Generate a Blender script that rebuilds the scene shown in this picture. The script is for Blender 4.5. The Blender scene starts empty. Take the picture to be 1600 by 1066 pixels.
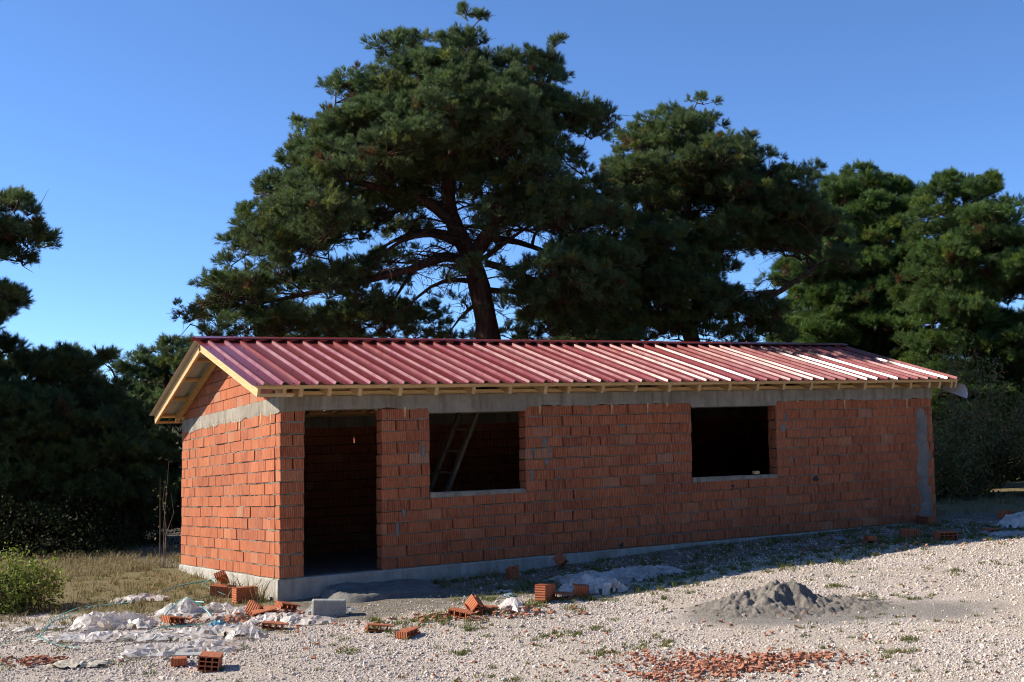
import bpy, bmesh, math, random
import numpy as np
from mathutils import Vector, Matrix, noise as mn

# ------------------------------------------------------------------ camera, sky, sun, exposure
scene = bpy.context.scene
COL = scene.collection
RAD = math.radians

CAM = Vector((-4.919, -14.862, 1.557))
YAW, PITCH, ROLL = RAD(29.1325), RAD(5.1925), RAD(-0.6436)
fw = Vector((math.sin(YAW) * math.cos(PITCH), math.cos(YAW) * math.cos(PITCH), math.sin(PITCH)))
rt = Vector((math.cos(YAW), -math.sin(YAW), 0))
up = rt.cross(fw)
rt2 = rt * math.cos(ROLL) + up * math.sin(ROLL)
up2 = -rt * math.sin(ROLL) + up * math.cos(ROLL)
cam_data = bpy.data.cameras.new('camera')
cam_data.sensor_width = 36.0
cam_data.lens = 42.8
cam_data.clip_start = 0.1
cam_data.clip_end = 6000
cam = bpy.data.objects.new('camera', cam_data)
COL.objects.link(cam)
m3 = Matrix((rt2, up2, -fw)).transposed()
cam.matrix_world = Matrix.Translation(CAM) @ m3.to_4x4()
scene.camera = cam

SUN_TO = Vector((-1.30, 0.95, 1.05)).normalized()          # towards the sun
SUN_EL = math.asin(SUN_TO.z)
SUN_AZ = math.atan2(SUN_TO.x, SUN_TO.y)                    # clockwise from +Y
world = bpy.data.worlds.new('World')
scene.world = world
world.use_nodes = True
wn = world.node_tree
sky = wn.nodes.new('ShaderNodeTexSky')
sky.sky_type = 'NISHITA'
sky.sun_disc = False
sky.sun_elevation = SUN_EL
sky.sun_rotation = SUN_AZ
sky.altitude = 1500
sky.air_density = 0.8
sky.dust_density = 0.0
sky.ozone_density = 8.0
wn.nodes['Background'].inputs[1].default_value = 0.13
wn.links.new(sky.outputs[0], wn.nodes['Background'].inputs[0])

sun_data = bpy.data.lights.new('sun', 'SUN')
sun_data.energy = 5.0
sun_data.angle = RAD(0.53)
sun_data.color = (1.0, 0.91, 0.77)
sun = bpy.data.objects.new('sun', sun_data)
COL.objects.link(sun)
sun.location = (-20, 15, 20)
sun.rotation_euler = (-SUN_TO).to_track_quat('-Z', 'Y').to_euler()

scene.view_settings.view_transform = 'Standard'
scene.view_settings.look = 'None'
scene.view_settings.gamma = 1.0
scene.view_settings.exposure = 0.75
scene.view_settings.use_curve_mapping = False
scene.cycles.max_bounces = 4
scene.cycles.diffuse_bounces = 2
scene.cycles.glossy_bounces = 2
scene.cycles.use_adaptive_sampling = True
scene.cycles.adaptive_threshold = .025
scene.cycles.use_denoising = True
scene.cycles.denoiser = 'OPENIMAGEDENOISE'
scene.cycles.denoising_input_passes = 'RGB_ALBEDO_NORMAL'
scene.cycles.denoising_prefilter = 'FAST'
scene.cycles.filter_width = 1.1
scene.cycles.sample_clamp_indirect = 4
scene.cycles.transparent_max_bounces = 8

RNG = np.random.default_rng(7)
random.seed(7)

# ------------------------------------------------------------------ helpers
def tag(o, label=None, cat=None, group=None, kind=None):
    if label: o['label'] = label
    if cat: o['category'] = cat
    if group: o['group'] = group
    if kind: o['kind'] = kind
    return o

def link(o, parent=None):
    COL.objects.link(o)
    if parent is not None:
        o.parent = parent
    return o

def empty(name, loc=(0, 0, 0), rz=0.0, parent=None):
    o = bpy.data.objects.new(name, None)
    o.empty_display_size = 0.2
    o.location = loc
    o.rotation_euler = (0, 0, rz)
    return link(o, parent)

def np_mesh(name, verts, faces, mat=None, smooth=False, attrs=None, mats=None, mat_idx=None):
    """verts (N,3), faces (M,k) of one size."""
    verts = np.asarray(verts, dtype=np.float32)
    faces = np.asarray(faces, dtype=np.int32)
    me = bpy.data.meshes.new(name)
    k = faces.shape[1]
    me.vertices.add(len(verts))
    me.vertices.foreach_set('co', verts.ravel())
    me.loops.add(faces.size)
    me.loops.foreach_set('vertex_index', faces.ravel())
    me.polygons.add(len(faces))
    me.polygons.foreach_set('loop_start', np.arange(0, faces.size, k, dtype=np.int32))
    me.polygons.foreach_set('loop_total', np.full(len(faces), k, dtype=np.int32))
    if mat_idx is not None:
        me.polygons.foreach_set('material_index', np.asarray(mat_idx, dtype=np.int32))
    me.update(calc_edges=True)
    me.polygons.foreach_set('use_smooth', np.full(len(faces), bool(smooth)))
    if attrs:
        for an, (typ, data) in attrs.items():
            a = me.attributes.new(an, typ, 'POINT')
            data = np.asarray(data, dtype=np.float32)
            if typ == 'FLOAT_COLOR':
                a.data.foreach_set('color', data.ravel())
            elif typ == 'FLOAT_VECTOR':
                a.data.foreach_set('vector', data.ravel())
            else:
                a.data.foreach_set('value', data.ravel())
    for m in (mats or ([mat] if mat else [])):
        me.materials.append(m)
    me.validate()
    return me

class MB:
    """collects pieces of mesh; build() links them as one object"""
    def __init__(self):
        self.v = []; self.f = []; self.tone = []; self.mi = []
    def add(self, verts, faces, tone=0.0, mi=0):
        b = len(self.v)
        self.v += [tuple(p) for p in verts]
        self.f += [tuple(i + b for i in q) for q in faces]
        self.tone += [tone] * len(verts)
        self.mi += [mi] * len(faces)
    def box(self, x0, x1, y0, y1, z0, z1, tone=0.0, mi=0):
        self.add([(x0, y0, z0), (x1, y0, z0), (x1, y1, z0), (x0, y1, z0),
                  (x0, y0, z1), (x1, y0, z1), (x1, y1, z1), (x0, y1, z1)], BOXF, tone, mi)
    def bar(self, a, b, w, h, upv=(0, 0, 1), tone=0.0, mi=0):
        """box from a to b, w wide and h high, hung with its top face centred on the line a-b"""
        a = Vector(a); b = Vector(b); d = (b - a).normalized()
        s = d.cross(Vector(upv)).normalized(); t = s.cross(d).normalized()
        vs = []
        for hz in (-h, 0):
            for p, sg in ((a, -1), (b, -1), (b, 1), (a, 1)):
                vs.append(p + s * (w / 2 * sg) + t * hz)
        self.add(vs, BOXF, tone, mi)
    def mesh(self, name, mats, T=None, smooth=False, bevel=0.0):
        me = bpy.data.meshes.new(name)
        vs = [T(*p) for p in self.v] if T else self.v
        me.from_pydata(vs, [], self.f)
        bm = bmesh.new(); bm.from_mesh(me)
        bmesh.ops.recalc_face_normals(bm, faces=bm.faces)
        if bevel > 0:
            bmesh.ops.bevel(bm, geom=list(bm.edges), offset=bevel, segments=1, affect='EDGES', profile=0.5)
        bm.to_mesh(me); bm.free()
        if bevel == 0:
            a = me.attributes.new('tone', 'FLOAT', 'POINT')
            a.data.foreach_set('value', np.array(self.tone, dtype=np.float32))
            me.polygons.foreach_set('material_index', np.array(self.mi, dtype=np.int32))
        for m in (mats if isinstance(mats, (list, tuple)) else [mats]):
            me.materials.append(m)
        me.polygons.foreach_set('use_smooth', np.full(len(me.polygons), bool(smooth)))
        return me
    def build(self, name, mats, parent=None, T=None, smooth=False, bevel=0.0):
        return link(bpy.data.objects.new(name, self.mesh(name, mats, T, smooth, bevel)), parent)

BOXF = [(0, 3, 2, 1), (4, 5, 6, 7), (0, 1, 5, 4), (1, 2, 6, 5), (2, 3, 7, 6), (3, 0, 4, 7)]

# the slab was poured along the slope: the whole house leans with it
SX, SY = 0.0253, -0.0353
def T(x, y, z):
    return (x, y, z + SX * x + SY * y)

GX = [-60, -6, -3, -.04, 1.42, 3.32, 4.36, 6.17, 8.5, 11.65, 16, 30, 90]
GZ = [-1.2, -.38, -.34, -.27, -.19, -.09, -.025, .10, .20, .29, .38, .6, 1.2]
def gz(x, y):
    """height of the ground"""
    return np.interp(x, GX, GZ) + .03 * np.clip(y, -6, 0) - .02 * np.clip(np.asarray(y) - 5, 0, 60)

# ------------------------------------------------------------------ materials
def new_mat(name):
    m = bpy.data.materials.new(name)
    m.use_nodes = True
    nt = m.node_tree
    return m, nt, nt.nodes['Principled BSDF'], nt.nodes['Material Output']

class NT:
    def __init__(self, nt): self.nt = nt
    def n(self, typ, **kw):
        node = self.nt.nodes.new(typ)
        for k, v in kw.items():
            if k.startswith('i_'):
                key = k[2:]
                key = int(key) if key.isdigit() else key
                node.inputs[key].default_value = v
            else:
                setattr(node, k, v)
        return node
    def l(self, a, b): self.nt.links.new(a, b)
    def noise(self, scale, detail=4, rough=.55, vec=None):
        t = self.n('ShaderNodeTexNoise')
        t.inputs['Scale'].default_value = scale; t.inputs['Detail'].default_value = detail
        t.inputs['Roughness'].default_value = rough
        if vec is not None: self.l(vec, t.inputs['Vector'])
        return t
    def ramp(self, fac, stops, interp='LINEAR'):
        r = self.n('ShaderNodeValToRGB')
        cr = r.color_ramp
        cr.interpolation = interp
        while len(cr.elements) < len(stops): cr.elements.new(.5)
        for e, (p, c) in zip(cr.elements, stops):
            e.position = p
            e.color = (c, c, c, 1) if isinstance(c, (int, float)) else (*c, 1)
        self.l(fac, r.inputs[0])
        return r
    def mix(self, fac, a, b, mode='MIX'):
        m = self.n('ShaderNodeMix', data_type='RGBA', blend_type=mode)
        for sock, v in ((m.inputs[0], fac), (m.inputs[6], a), (m.inputs[7], b)):
            if isinstance(v, bpy.types.NodeSocket): self.l(v, sock)
            elif isinstance(v, (int, float)): sock.default_value = v
            else: sock.default_value = (*v, 1)
        return m.outputs[2]
    def math(self, op, a, b=None):
        m = self.n('ShaderNodeMath', operation=op)
        for i, v in enumerate((a, b)):
            if v is None: continue
            if isinstance(v, bpy.types.NodeSocket): self.l(v, m.inputs[i])
            else: m.inputs[i].default_value = v
        return m.outputs[0]
    def bump(self, h, strength, dist, prev=None):
        b = self.n('ShaderNodeBump')
        b.inputs['Strength'].default_value = strength; b.inputs['Distance'].default_value = dist
        self.l(h, b.inputs['Height'])
        if prev is not None: self.l(prev, b.inputs['Normal'])
        return b.outputs[0]
    def pos(self): return self.n('ShaderNodeNewGeometry').outputs['Position']
    def attr(self, name, typ='GEOMETRY'):
        a = self.n('ShaderNodeAttribute'); a.attribute_name = name; a.attribute_type = typ
        return a

def mat_wall_brick(own=False):
    m, nt, P, out = new_mat('loose_brick_clay' if own else 'hollow_brick_clay')
    g = NT(nt)
    pos = g.n('ShaderNodeTexCoord').outputs['Object'] if own else g.pos()
    sep = g.n('ShaderNodeSeparateXYZ'); g.l(pos, sep.inputs[0])
    along = g.math('ADD', sep.outputs[0], sep.outputs[1])
    oi = g.n('ShaderNodeObjectInfo')
    tone = g.math('FRACT', g.math('ADD', oi.outputs['Random'], g.attr('tone').outputs['Fac']))
    base = g.ramp(tone, [(0, (.36, .084, .029)), (.25, (.46, .122, .043)), (.42, (.40, .102, .036)), (.55, (.48, .14, .056)), (.68, (.33, .075, .028)), (.80, (.44, .115, .042)), (.90, (.28, .066, .027)), (.96, (.48, .17, .078)), (1, (.40, .19, .115))])
    # combed vertical grooves
    groove = g.math('SINE', g.math('MULTIPLY', along, 2 * math.pi / .0285))
    gr = g.ramp(g.math('MULTIPLY_ADD', groove, .5), [(0, 0), (.35, 1)])
    gr.inputs[0].default_value = 0
    ma = g.n('ShaderNodeMath', operation='MULTIPLY_ADD'); ma.inputs[1].default_value = .5; ma.inputs[2].default_value = .5
    g.l(groove, ma.inputs[0]); g.l(ma.outputs[0], gr.inputs[0])
    # streaks and dust
    mp = g.n('ShaderNodeMapping'); mp.inputs['Scale'].default_value = (52, 52, 6); g.l(pos, mp.inputs[0])
    st = g.noise(1.0, 3, .6, mp.outputs[0])
    streak = g.ramp(st.outputs[0], [(.38, 0), (.72, 1)])
    c = g.mix(g.math('MULTIPLY', streak.outputs[0], .55), base.outputs[0], (.64, .31, .18))
    big = g.noise(1.1, 4, .6, pos)
    c = g.mix(g.math('MULTIPLY', g.ramp(big.outputs[0], [(.42, 0), (.72, 1)]).outputs[0], .35), c, (.23, .075, .042))
    gd = g.noise(4.5, 6, .75, pos)
    c = g.mix(g.math('MULTIPLY', g.ramp(gd.outputs[0], [(.60, 0), (.74, 1)]).outputs[0], .5), c, (.36, .29, .25))
    gm = g.n('ShaderNodeMix', data_type='RGBA', blend_type='MULTIPLY'); gm.inputs[0].default_value = .42
    g.l(c, gm.inputs[6]); g.l(gr.outputs[0], gm.inputs[7])
    g.l(gm.outputs[2], P.inputs['Base Color'])
    P.inputs['Roughness'].default_value = .88
    P.inputs['Specular IOR Level'].default_value = .25
    b1 = g.bump(ma.outputs[0], .8, .006)
    fine = g.noise(120, 3, .6, pos)
    g.l(g.bump(fine.outputs[0], .25, .003, b1), P.inputs['Normal'])
    return m

def mat_concrete(name, c0, c1, c2, stain=.5, bump=.5, scale=1.0):
    m, nt, P, out = new_mat(name)
    g = NT(nt); pos = g.pos()
    n1 = g.noise(2.2 * scale, 8, .65, pos)
    n2 = g.noise(14 * scale, 6, .7, pos)
    mp = g.n('ShaderNodeMapping'); mp.inputs['Scale'].default_value = (9, 9, 1.2); g.l(pos, mp.inputs[0])
    n3 = g.noise(1, 5, .65, mp.outputs[0])
    c = g.ramp(n1.outputs[0], [(.3, c0), (.7, c1)]).outputs[0]
    c = g.mix(g.math('MULTIPLY', g.ramp(n3.outputs[0], [(.45, 0), (.7, 1)]).outputs[0], stain), c, c2)
    c = g.mix(g.math('MULTIPLY', g.ramp(n2.outputs[0], [(.55, 0), (.75, 1)]).outputs[0], .45), c, tuple(v * .62 for v in c0))
    g.l(c, P.inputs['Base Color'])
    P.inputs['Roughness'].default_value = .92
    P.inputs['Specular IOR Level'].default_value = .2
    b = g.bump(n2.outputs[0], bump, .02)
    n4 = g.noise(70 * scale, 4, .7, pos)
    g.l(g.bump(n4.outputs[0], bump, .006, b), P.inputs['Normal'])
    return m

def mat_wood():
    m, nt, P, out = new_mat('fresh_pine_timber')
    g = NT(nt)
    tc = g.n('ShaderNodeTexCoord')
    mp = g.n('ShaderNodeMapping'); mp.inputs['Scale'].default_value = (3, 3, 26); g.l(tc.outputs['Object'], mp.inputs[0])
    w = g.noise(1.6, 6, .62, mp.outputs[0])
    oi = g.n('ShaderNodeObjectInfo')
    base = g.ramp(w.outputs[0], [(.25, (.52, .30, .12)), (.5, (.66, .43, .19)), (.75, (.74, .52, .27))])
    dark = g.mix(g.math('MULTIPLY', oi.outputs['Random'], .55), base.outputs[0], (.44, .24, .09))
    kn = g.noise(7, 2, .5, tc.outputs['Object'])
    c = g.mix(g.ramp(kn.outputs[0], [(.70, 0), (.76, .7)]).outputs[0], dark, (.22, .10, .035))
    g.l(c, P.inputs['Base Color'])
    P.inputs['Roughness'].default_value = .7
    g.l(g.bump(w.outputs[0], .25, .004), P.inputs['Normal'])
    return m

def mat_roof():
    m, nt, P, out = new_mat('painted_red_sheet_metal')
    g = NT(nt); pos = g.pos()
    oi = g.n('ShaderNodeObjectInfo')
    n = g.noise(3.5, 5, .65, pos)
    c = g.mix(oi.outputs['Random'], (.215, .032, .025), (.190, .027, .021))
    c = g.mix(g.math('MULTIPLY', g.ramp(n.outputs[0], [(.48, 0), (.78, 1)]).outputs[0], .35), c, (.19, .050, .043))
    g.l(c, P.inputs['Base Color'])
    rr = g.ramp(n.outputs[0], [(.3, .24), (.7, .36)])
    g.l(rr.outputs[0], P.inputs['Roughness'])
    P.inputs['Specular IOR Level'].default_value = .62
    P.inputs['Coat Weight'].default_value = .25
    P.inputs['Coat Roughness'].default_value = .16
    w = g.noise(2.2, 2, .5, pos)
    g.l(g.bump(w.outputs[0], .22, .02), P.inputs['Normal'])
    return m

def mat_simple(name, col, rough=.8, spec=.3, noise_scale=None, col2=None, bump=0.0, bdist=.01, metallic=0.0, detail=5):
    m, nt, P, out = new_mat(name)
    g = NT(nt)
    P.inputs['Roughness'].default_value = rough
    P.inputs['Specular IOR Level'].default_value = spec
    P.inputs['Metallic'].default_value = metallic
    if noise_scale:
        n = g.noise(noise_scale, detail, .65, g.pos())
        c = g.ramp(n.outputs[0], [(.3, col), (.7, col2 or col)])
        g.l(c.outputs[0], P.inputs['Base Color'])
        if bump: g.l(g.bump(n.outputs[0], bump, bdist), P.inputs['Normal'])
    else:
        P.inputs['Base Color'].default_value = (*col, 1)
    return m

def mat_leaf(name, trans=.3, rough=.55, spec=.25, gain=1.0, tint=False):
    """colour comes with each leaf or needle tuft (attribute col)"""
    m, nt, P, out = new_mat(name)
    g = NT(nt)
    a = g.attr('col')
    c = g.mix(1.0, a.outputs['Color'], g.attr('tint', 'INSTANCER').outputs['Color'] if tint else (gain, gain, gain), 'MULTIPLY')
    g.l(c, P.inputs['Base Color'])
    P.inputs['Roughness'].default_value = rough
    P.inputs['Specular IOR Level'].default_value = spec
    tr = g.n('ShaderNodeBsdfTranslucent')
    g.l(c, tr.inputs[0])
    mx = g.n('ShaderNodeMixShader'); mx.inputs[0].default_value = trans
    g.l(P.outputs[0], mx.inputs[1]); g.l(tr.outputs[0], mx.inputs[2])
    g.l(mx.outputs[0], out.inputs[0])
    return m

def mat_bark(name, low, high, zmid):
    m, nt, P, out = new_mat(name)
    g = NT(nt); pos = g.pos()
    sep = g.n('ShaderNodeSeparateXYZ'); g.l(pos, sep.inputs[0])
    h = g.math('MULTIPLY', g.math('SUBTRACT', sep.outputs[2], zmid - 1.5), .33)
    c = g.ramp(h, [(0, low), (1, high)]).outputs[0]
    mp = g.n('ShaderNodeMapping'); mp.inputs['Scale'].default_value = (9, 9, 2.6); g.l(pos, mp.inputs[0])
    v = g.n('ShaderNodeTexVoronoi'); v.inputs['Scale'].default_value = 1.5; g.l(mp.outputs[0], v.inputs['Vector'])
    n = g.noise(6, 5, .7, pos)
    c = g.mix(g.ramp(v.outputs['Distance'], [(.25, 0), (.6, .75)]).outputs[0], c, tuple(x * .35 for x in low))
    c = g.mix(g.math('MULTIPLY', n.outputs[0], .4), c, tuple(x * 1.5 for x in high))
    g.l(c, P.inputs['Base Color'])
    P.inputs['Roughness'].default_value = .92
    P.inputs['Specular IOR Level'].default_value = .1
    g.l(g.bump(v.outputs['Distance'], .8, .03), P.inputs['Normal'])
    return m

def mat_film(name, col, alpha=.18):
    m, nt, P, out = new_mat(name)
    g = NT(nt); pos = g.pos()
    n = g.noise(9, 5, .65, pos)
    c = g.ramp(n.outputs[0], [(.3, tuple(v * .72 for v in col)), (.6, col)])
    dirt = g.noise(4, 5, .7, pos)
    cc = g.mix(g.math('MULTIPLY', g.ramp(dirt.outputs[0], [(.42, 0), (.68, 1)]).outputs[0], .75), c.outputs[0], (.44, .33, .245))
    g.l(cc, P.inputs['Base Color'])
    P.inputs['Roughness'].default_value = .32
    P.inputs['Specular IOR Level'].default_value = .5
    tl = g.n('ShaderNodeBsdfTranslucent'); g.l(cc, tl.inputs[0])
    tp = g.n('ShaderNodeBsdfTransparent')
    m1 = g.n('ShaderNodeMixShader'); m1.inputs[0].default_value = .3
    g.l(P.outputs[0], m1.inputs[1]); g.l(tl.outputs[0], m1.inputs[2])
    m2 = g.n('ShaderNodeMixShader')
    g.l(g.math('MULTIPLY', g.ramp(n.outputs[0], [(.35, 1), (.7, .3)]).outputs[0], alpha), m2.inputs[0])
    g.l(m1.outputs[0], m2.inputs[1]); g.l(tp.outputs[0], m2.inputs[2])
    g.l(m2.outputs[0], out.inputs[0])
    w = g.noise(26, 3, .6, pos)
    g.l(g.bump(w.outputs[0], .5, .012), P.inputs['Normal'])
    return m

M = {}
M['brick'] = mat_wall_brick()
M['loose'] = mat_wall_brick(True)
M['mortar'] = mat_concrete('bed_mortar', (.20, .172, .135), (.31, .272, .215), (.125, .108, .088), .4, .8, 3)
M['core'] = mat_simple('wall_core', (.10, .045, .03), .95, .1, 6, (.16, .09, .06))
M['beam'] = mat_concrete('ring_beam_concrete', (.24, .21, .165), (.40, .36, .29), (.13, .105, .075), .75, .6)
M['plinth'] = mat_concrete('plinth_concrete', (.30, .28, .245), (.50, .47, .41), (.19, .17, .14), .6, .45)
M['cement'] = mat_concrete('cement_render', (.17, .16, .145), (.27, .255, .23), (.15, .145, .14), .4, .7, 2)
M['apron'] = mat_concrete('apron_concrete', (.15, .142, .13), (.25, .24, .22), (.10, .095, .085), .5, .9, 2.5)
M['wood'] = mat_wood()
M['roof'] = mat_roof()
M['zinc'] = mat_simple('sheet_underside', (.36, .36, .34), .5, .4, 4, (.46, .46, .44))
M['screw'] = mat_simple('screw_head', (.05, .03, .03), .5, .5)
M['soot'] = mat_simple('soot', (.035, .032, .03), .9, .1, 12, (.09, .08, .075))

# ------------------------------------------------------------------ ground
def axis_coords(lo, hi, step, far):
    a = list(np.arange(lo, hi + 1e-6, step))
    s = step; x = hi
    right = []
    while x < far:
        s *= 1.35; x += s; right.append(x)
    s = step; x = lo; left = []
    while x > -far:
        s *= 1.35; x -= s; left.append(x)
    return np.array(left[::-1] + a + right)

def vnoise(P, scale, seed=0.0):
    return np.array([mn.noise((p[0] * scale + seed, p[1] * scale - seed, seed * .7)) for p in P])

gx = axis_coords(-7.0, 14.0, .12, 3000); gy = axis_coords(-10.0, 7.0, .12, 3000)
XX, YY = np.meshgrid(gx, gy, indexing='ij')
flat = np.stack([XX.ravel(), YY.ravel()], 1)
near = (np.abs(flat[:, 0] - 3) < 14) & (np.abs(flat[:, 1] + 1) < 12)
nz = np.zeros(len(flat)); nz2 = np.zeros(len(flat))
nz[near] = vnoise(flat[near], .55, 3.1); nz2[near] = vnoise(flat[near], 2.4, 8.2)
house_d = np.maximum(np.maximum(-flat[:, 0], flat[:, 0] - 11.7), np.maximum(-flat[:, 1], flat[:, 1] - 4.9))
calm = np.clip(house_d / 1.0, 0, 1)
Zg = gz(flat[:, 0], flat[:, 1]) + near * (nz * .045 * calm + nz2 * .014)
# soil under grass on the left and behind, darker earth by the wall that also deepens the house's shadow
x_, y_ = flat[:, 0], flat[:, 1]
wob = nz * .9 + nz2 * .35
soil = np.clip(((y_ - (-.55 - .55 * (x_ + 1.0) )) + wob) / .8, 0, 1) * (x_ < .3)
soil = np.maximum(soil, np.clip((y_ - 5.2 + wob) / 1.0, 0, 1))
soil = np.maximum(soil, np.clip((x_ - 12.6 + (y_ + 1.2) * .8 + wob) / 1.5, 0, 1) * (y_ > -2.2))
strip = np.clip((y_ + 2.15 + .5 * wob) / .5, 0, 1) * (x_ > .0) * (x_ < 14)  # reaches to the shadow edge: dark soil plus painted shade
green = np.exp(-((y_ + 2.35 - .05 * x_) / .55) ** 2) * (x_ > 3.2) * (x_ < 9.5) * .8
sa_ = (x_ - 4.35) * math.cos(YAW) - (y_ + 4.45) * math.sin(YAW); sb_ = (x_ - 4.35) * math.sin(YAW) + (y_ + 4.45) * math.cos(YAW)
sand = np.clip(1.5 - np.sqrt(((sa_ - .15) / 1.75) ** 2 + ((sb_ + .45) / .78) ** 2) * 1.15 + wob * .35, 0, 1)
sand = np.maximum(sand, np.clip(1.3 - np.sqrt(((sa_ - 1.3) / .9) ** 2 + ((sb_ + .75) / .75) ** 2) + wob * .3, 0, 1) * .8)
bare = np.clip(.55 + 1.5 * nz + .6 * nz2, 0, 1)                # worn, dusty patches
idx = np.arange(len(gx) * len(gy)).reshape(len(gx), len(gy))
F = np.stack([idx[:-1, :-1], idx[1:, :-1], idx[1:, 1:], idx[:-1, 1:]], -1).reshape(-1, 4)

def mat_ground():
    m, nt, P, out = new_mat('gravel_yard')
    g = NT(nt); pos = g.pos()
    v = g.n('ShaderNodeTexVoronoi'); v.inputs['Scale'].default_value = 48; g.l(pos, v.inputs['Vector'])
    v2 = g.n('ShaderNodeTexVoronoi'); v2.inputs['Scale'].default_value = 61; g.l(pos, v2.inputs['Vector'])
    sepc = g.n('ShaderNodeSeparateColor'); g.l(v.outputs['Color'], sepc.inputs[0])
    grav = g.ramp(sepc.outputs[0], [(0, (.36, .30, .255)), (.3, (.48, .41, .355)), (.6, (.55, .48, .425)), (.85, (.62, .56, .51)), (1, (.46, .45, .43))])
    c = g.mix(g.ramp(v.outputs['Distance'], [(.35, 0), (.75, .7)]).outputs[0], grav.outputs[0], (.22, .175, .14))
    big = g.noise(.8, 6, .65, pos)
    c = g.mix(g.math('MULTIPLY', g.ramp(big.outputs[0], [(.45, 0), (.7, 1)]).outputs[0], .45), c, (.33, .27, .22))
    edge = g.noise(7, 6, .7, pos)
    def mask(attr, lo=.35, hi=.65, amt=.9):
        a = g.attr(attr).outputs['Fac']
        s = g.math('ADD', a, g.math('MULTIPLY', g.math('SUBTRACT', edge.outputs[0], .5), amt))
        return g.ramp(s, [(lo, 0), (hi, 1)]).outputs[0]
    fines = g.noise(42, 6, .75, pos)
    finec = g.ramp(fines.outputs[0], [(.3, (.28, .225, .17)), (.5, (.41, .345, .275)), (.7, (.54, .47, .395))])
    c = g.mix(g.math('MULTIPLY', mask('bare', .3, .9, 1.0), .75), c, finec.outputs[0])
    sn = g.noise(30, 5, .7, pos)
    sandc = g.ramp(sn.outputs[0], [(.3, (.15, .135, .115)), (.6, (.23, .21, .185)), (.8, (.33, .305, .27))])
    c = g.mix(g.math('MULTIPLY', mask('sand', .35, .75, .7), .9), c, sandc.outputs[0])
    sl = g.noise(11, 6, .7, pos)
    soilc = g.ramp(sl.outputs[0], [(.25, (.085, .065, .038)), (.45, (.16, .125, .07)), (.6, (.15, .14, .055)), (.75, (.28, .22, .14))])
    c = g.mix(mask('soil'), c, soilc.outputs[0])
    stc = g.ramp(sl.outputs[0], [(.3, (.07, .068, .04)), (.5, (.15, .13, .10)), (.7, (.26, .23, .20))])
    c = g.mix(g.math('MULTIPLY', mask('strip', .3, .8, 1.2), .92), c, stc.outputs[0])  # earth colour with some of the house's shade put into it
    grc = g.ramp(sl.outputs[0], [(.3, (.09, .10, .025)), (.6, (.17, .17, .05)), (.8, (.30, .25, .15))])
    c = g.mix(g.math('MULTIPLY', mask('green', .4, .8, 1.2), .8), c, grc.outputs[0])
    g.l(c, P.inputs['Base Color'])
    P.inputs['Roughness'].default_value = .95
    P.inputs['Specular IOR Level'].default_value = .15
    h = g.math('SUBTRACT', 1.0, v.outputs['Distance'])
    b = g.bump(h, .45, .016)
    b = g.bump(v2.outputs['Distance'], -.3, .010, b)
    g.l(g.bump(sl.outputs[0], .5, .03, b), P.inputs['Normal'])
    return m
M['ground'] = mat_ground()
gme = np_mesh('ground', np.stack([x_, y_, Zg], 1), F, M['ground'], True,
              {'bare': ('FLOAT', bare), 'soil': ('FLOAT', soil), 'strip': ('FLOAT', strip), 'green': ('FLOAT', green), 'sand': ('FLOAT', sand)})
ground = tag(link(bpy.data.objects.new('ground', gme)), kind='structure')

from bisect import bisect
def gh(x, y):
    """height of the modelled ground sheet (bilinear)"""
    i = min(max(bisect(gx, x) - 1, 0), len(gx) - 2); j = min(max(bisect(gy, y) - 1, 0), len(gy) - 2)
    Zr = Zg.reshape(len(gx), len(gy))
    a = (x - gx[i]) / (gx[i + 1] - gx[i]); b = (y - gy[j]) / (gy[j + 1] - gy[j])
    return float((Zr[i, j] * (1 - a) + Zr[i + 1, j] * a) * (1 - b) + (Zr[i, j + 1] * (1 - a) + Zr[i + 1, j + 1] * a) * b)

# far hill seen over the trees on the left
def build_hill():
    nx, ny = 60, 10
    vs = []; fs = []
    for i in range(nx):
        for j in range(ny):
            s = i / (nx - 1); t = j / (ny - 1)
            x = -900 + 2200 * s; y = 900 + 420 * t
            hgt = math.sin(math.pi * t) ** .8 * (70 + 14 * mn.noise((x * .004, 0.3, 0)) + 4 * mn.noise((x * .02, y * .02, 1)))
            vs.append((x, y, -25 + hgt))
    for i in range(nx - 1):
        for j in range(ny - 1):
            a = i * ny + j
            fs.append((a, a + ny, a + ny + 1, a + 1))
    m = mat_simple('hill_scrub', (.10, .10, .06), .95, .1, .03, (.24, .19, .12), detail=8)
    tag(link(bpy.data.objects.new('hill', np_mesh('hill', vs, fs, m, True))), kind='structure')
build_hill()

# ------------------------------------------------------------------ the house
L, W, H, HB = 11.65, 4.90, 2.10, 2.283
TH = .19
ZR, RM = 3.29, .32                       # ridge height and roof slope
YC = W / 2
XE0, XE1, YE0, YE1 = -.46, 12.0, -.30, W + .30
def roof_z(y): return ZR - RM * abs(y - YC)
CR = .15                                 # course height

house = empty('brick_house', (0, 0, float(gz(0, 0))))
house.location = (0, 0, 0)
tag(house, 'long unplastered brick house with red metal roof and empty openings', 'house')

DOOR = (.33, 1.385, 0.0, H)
WIN1 = (2.085, 3.56, .90, 2.035)
WIN2 = (6.465, 8.13, .90, 2.035)
OPEN = [DOOR, WIN1, WIN2]

def spans(z0, z1, length, opens, start=0.0):
    segs = [(start, length)]
    for (a, b, c, d) in opens:
        if z1 > c + .01 and z0 < d - .01:
            new = []
            for s, e in segs:
                if b <= s or a >= e: new.append((s, e))
                else:
                    if a > s: new.append((s, a))
                    if b < e: new.append((b, e))
            segs = new
    return segs

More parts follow.
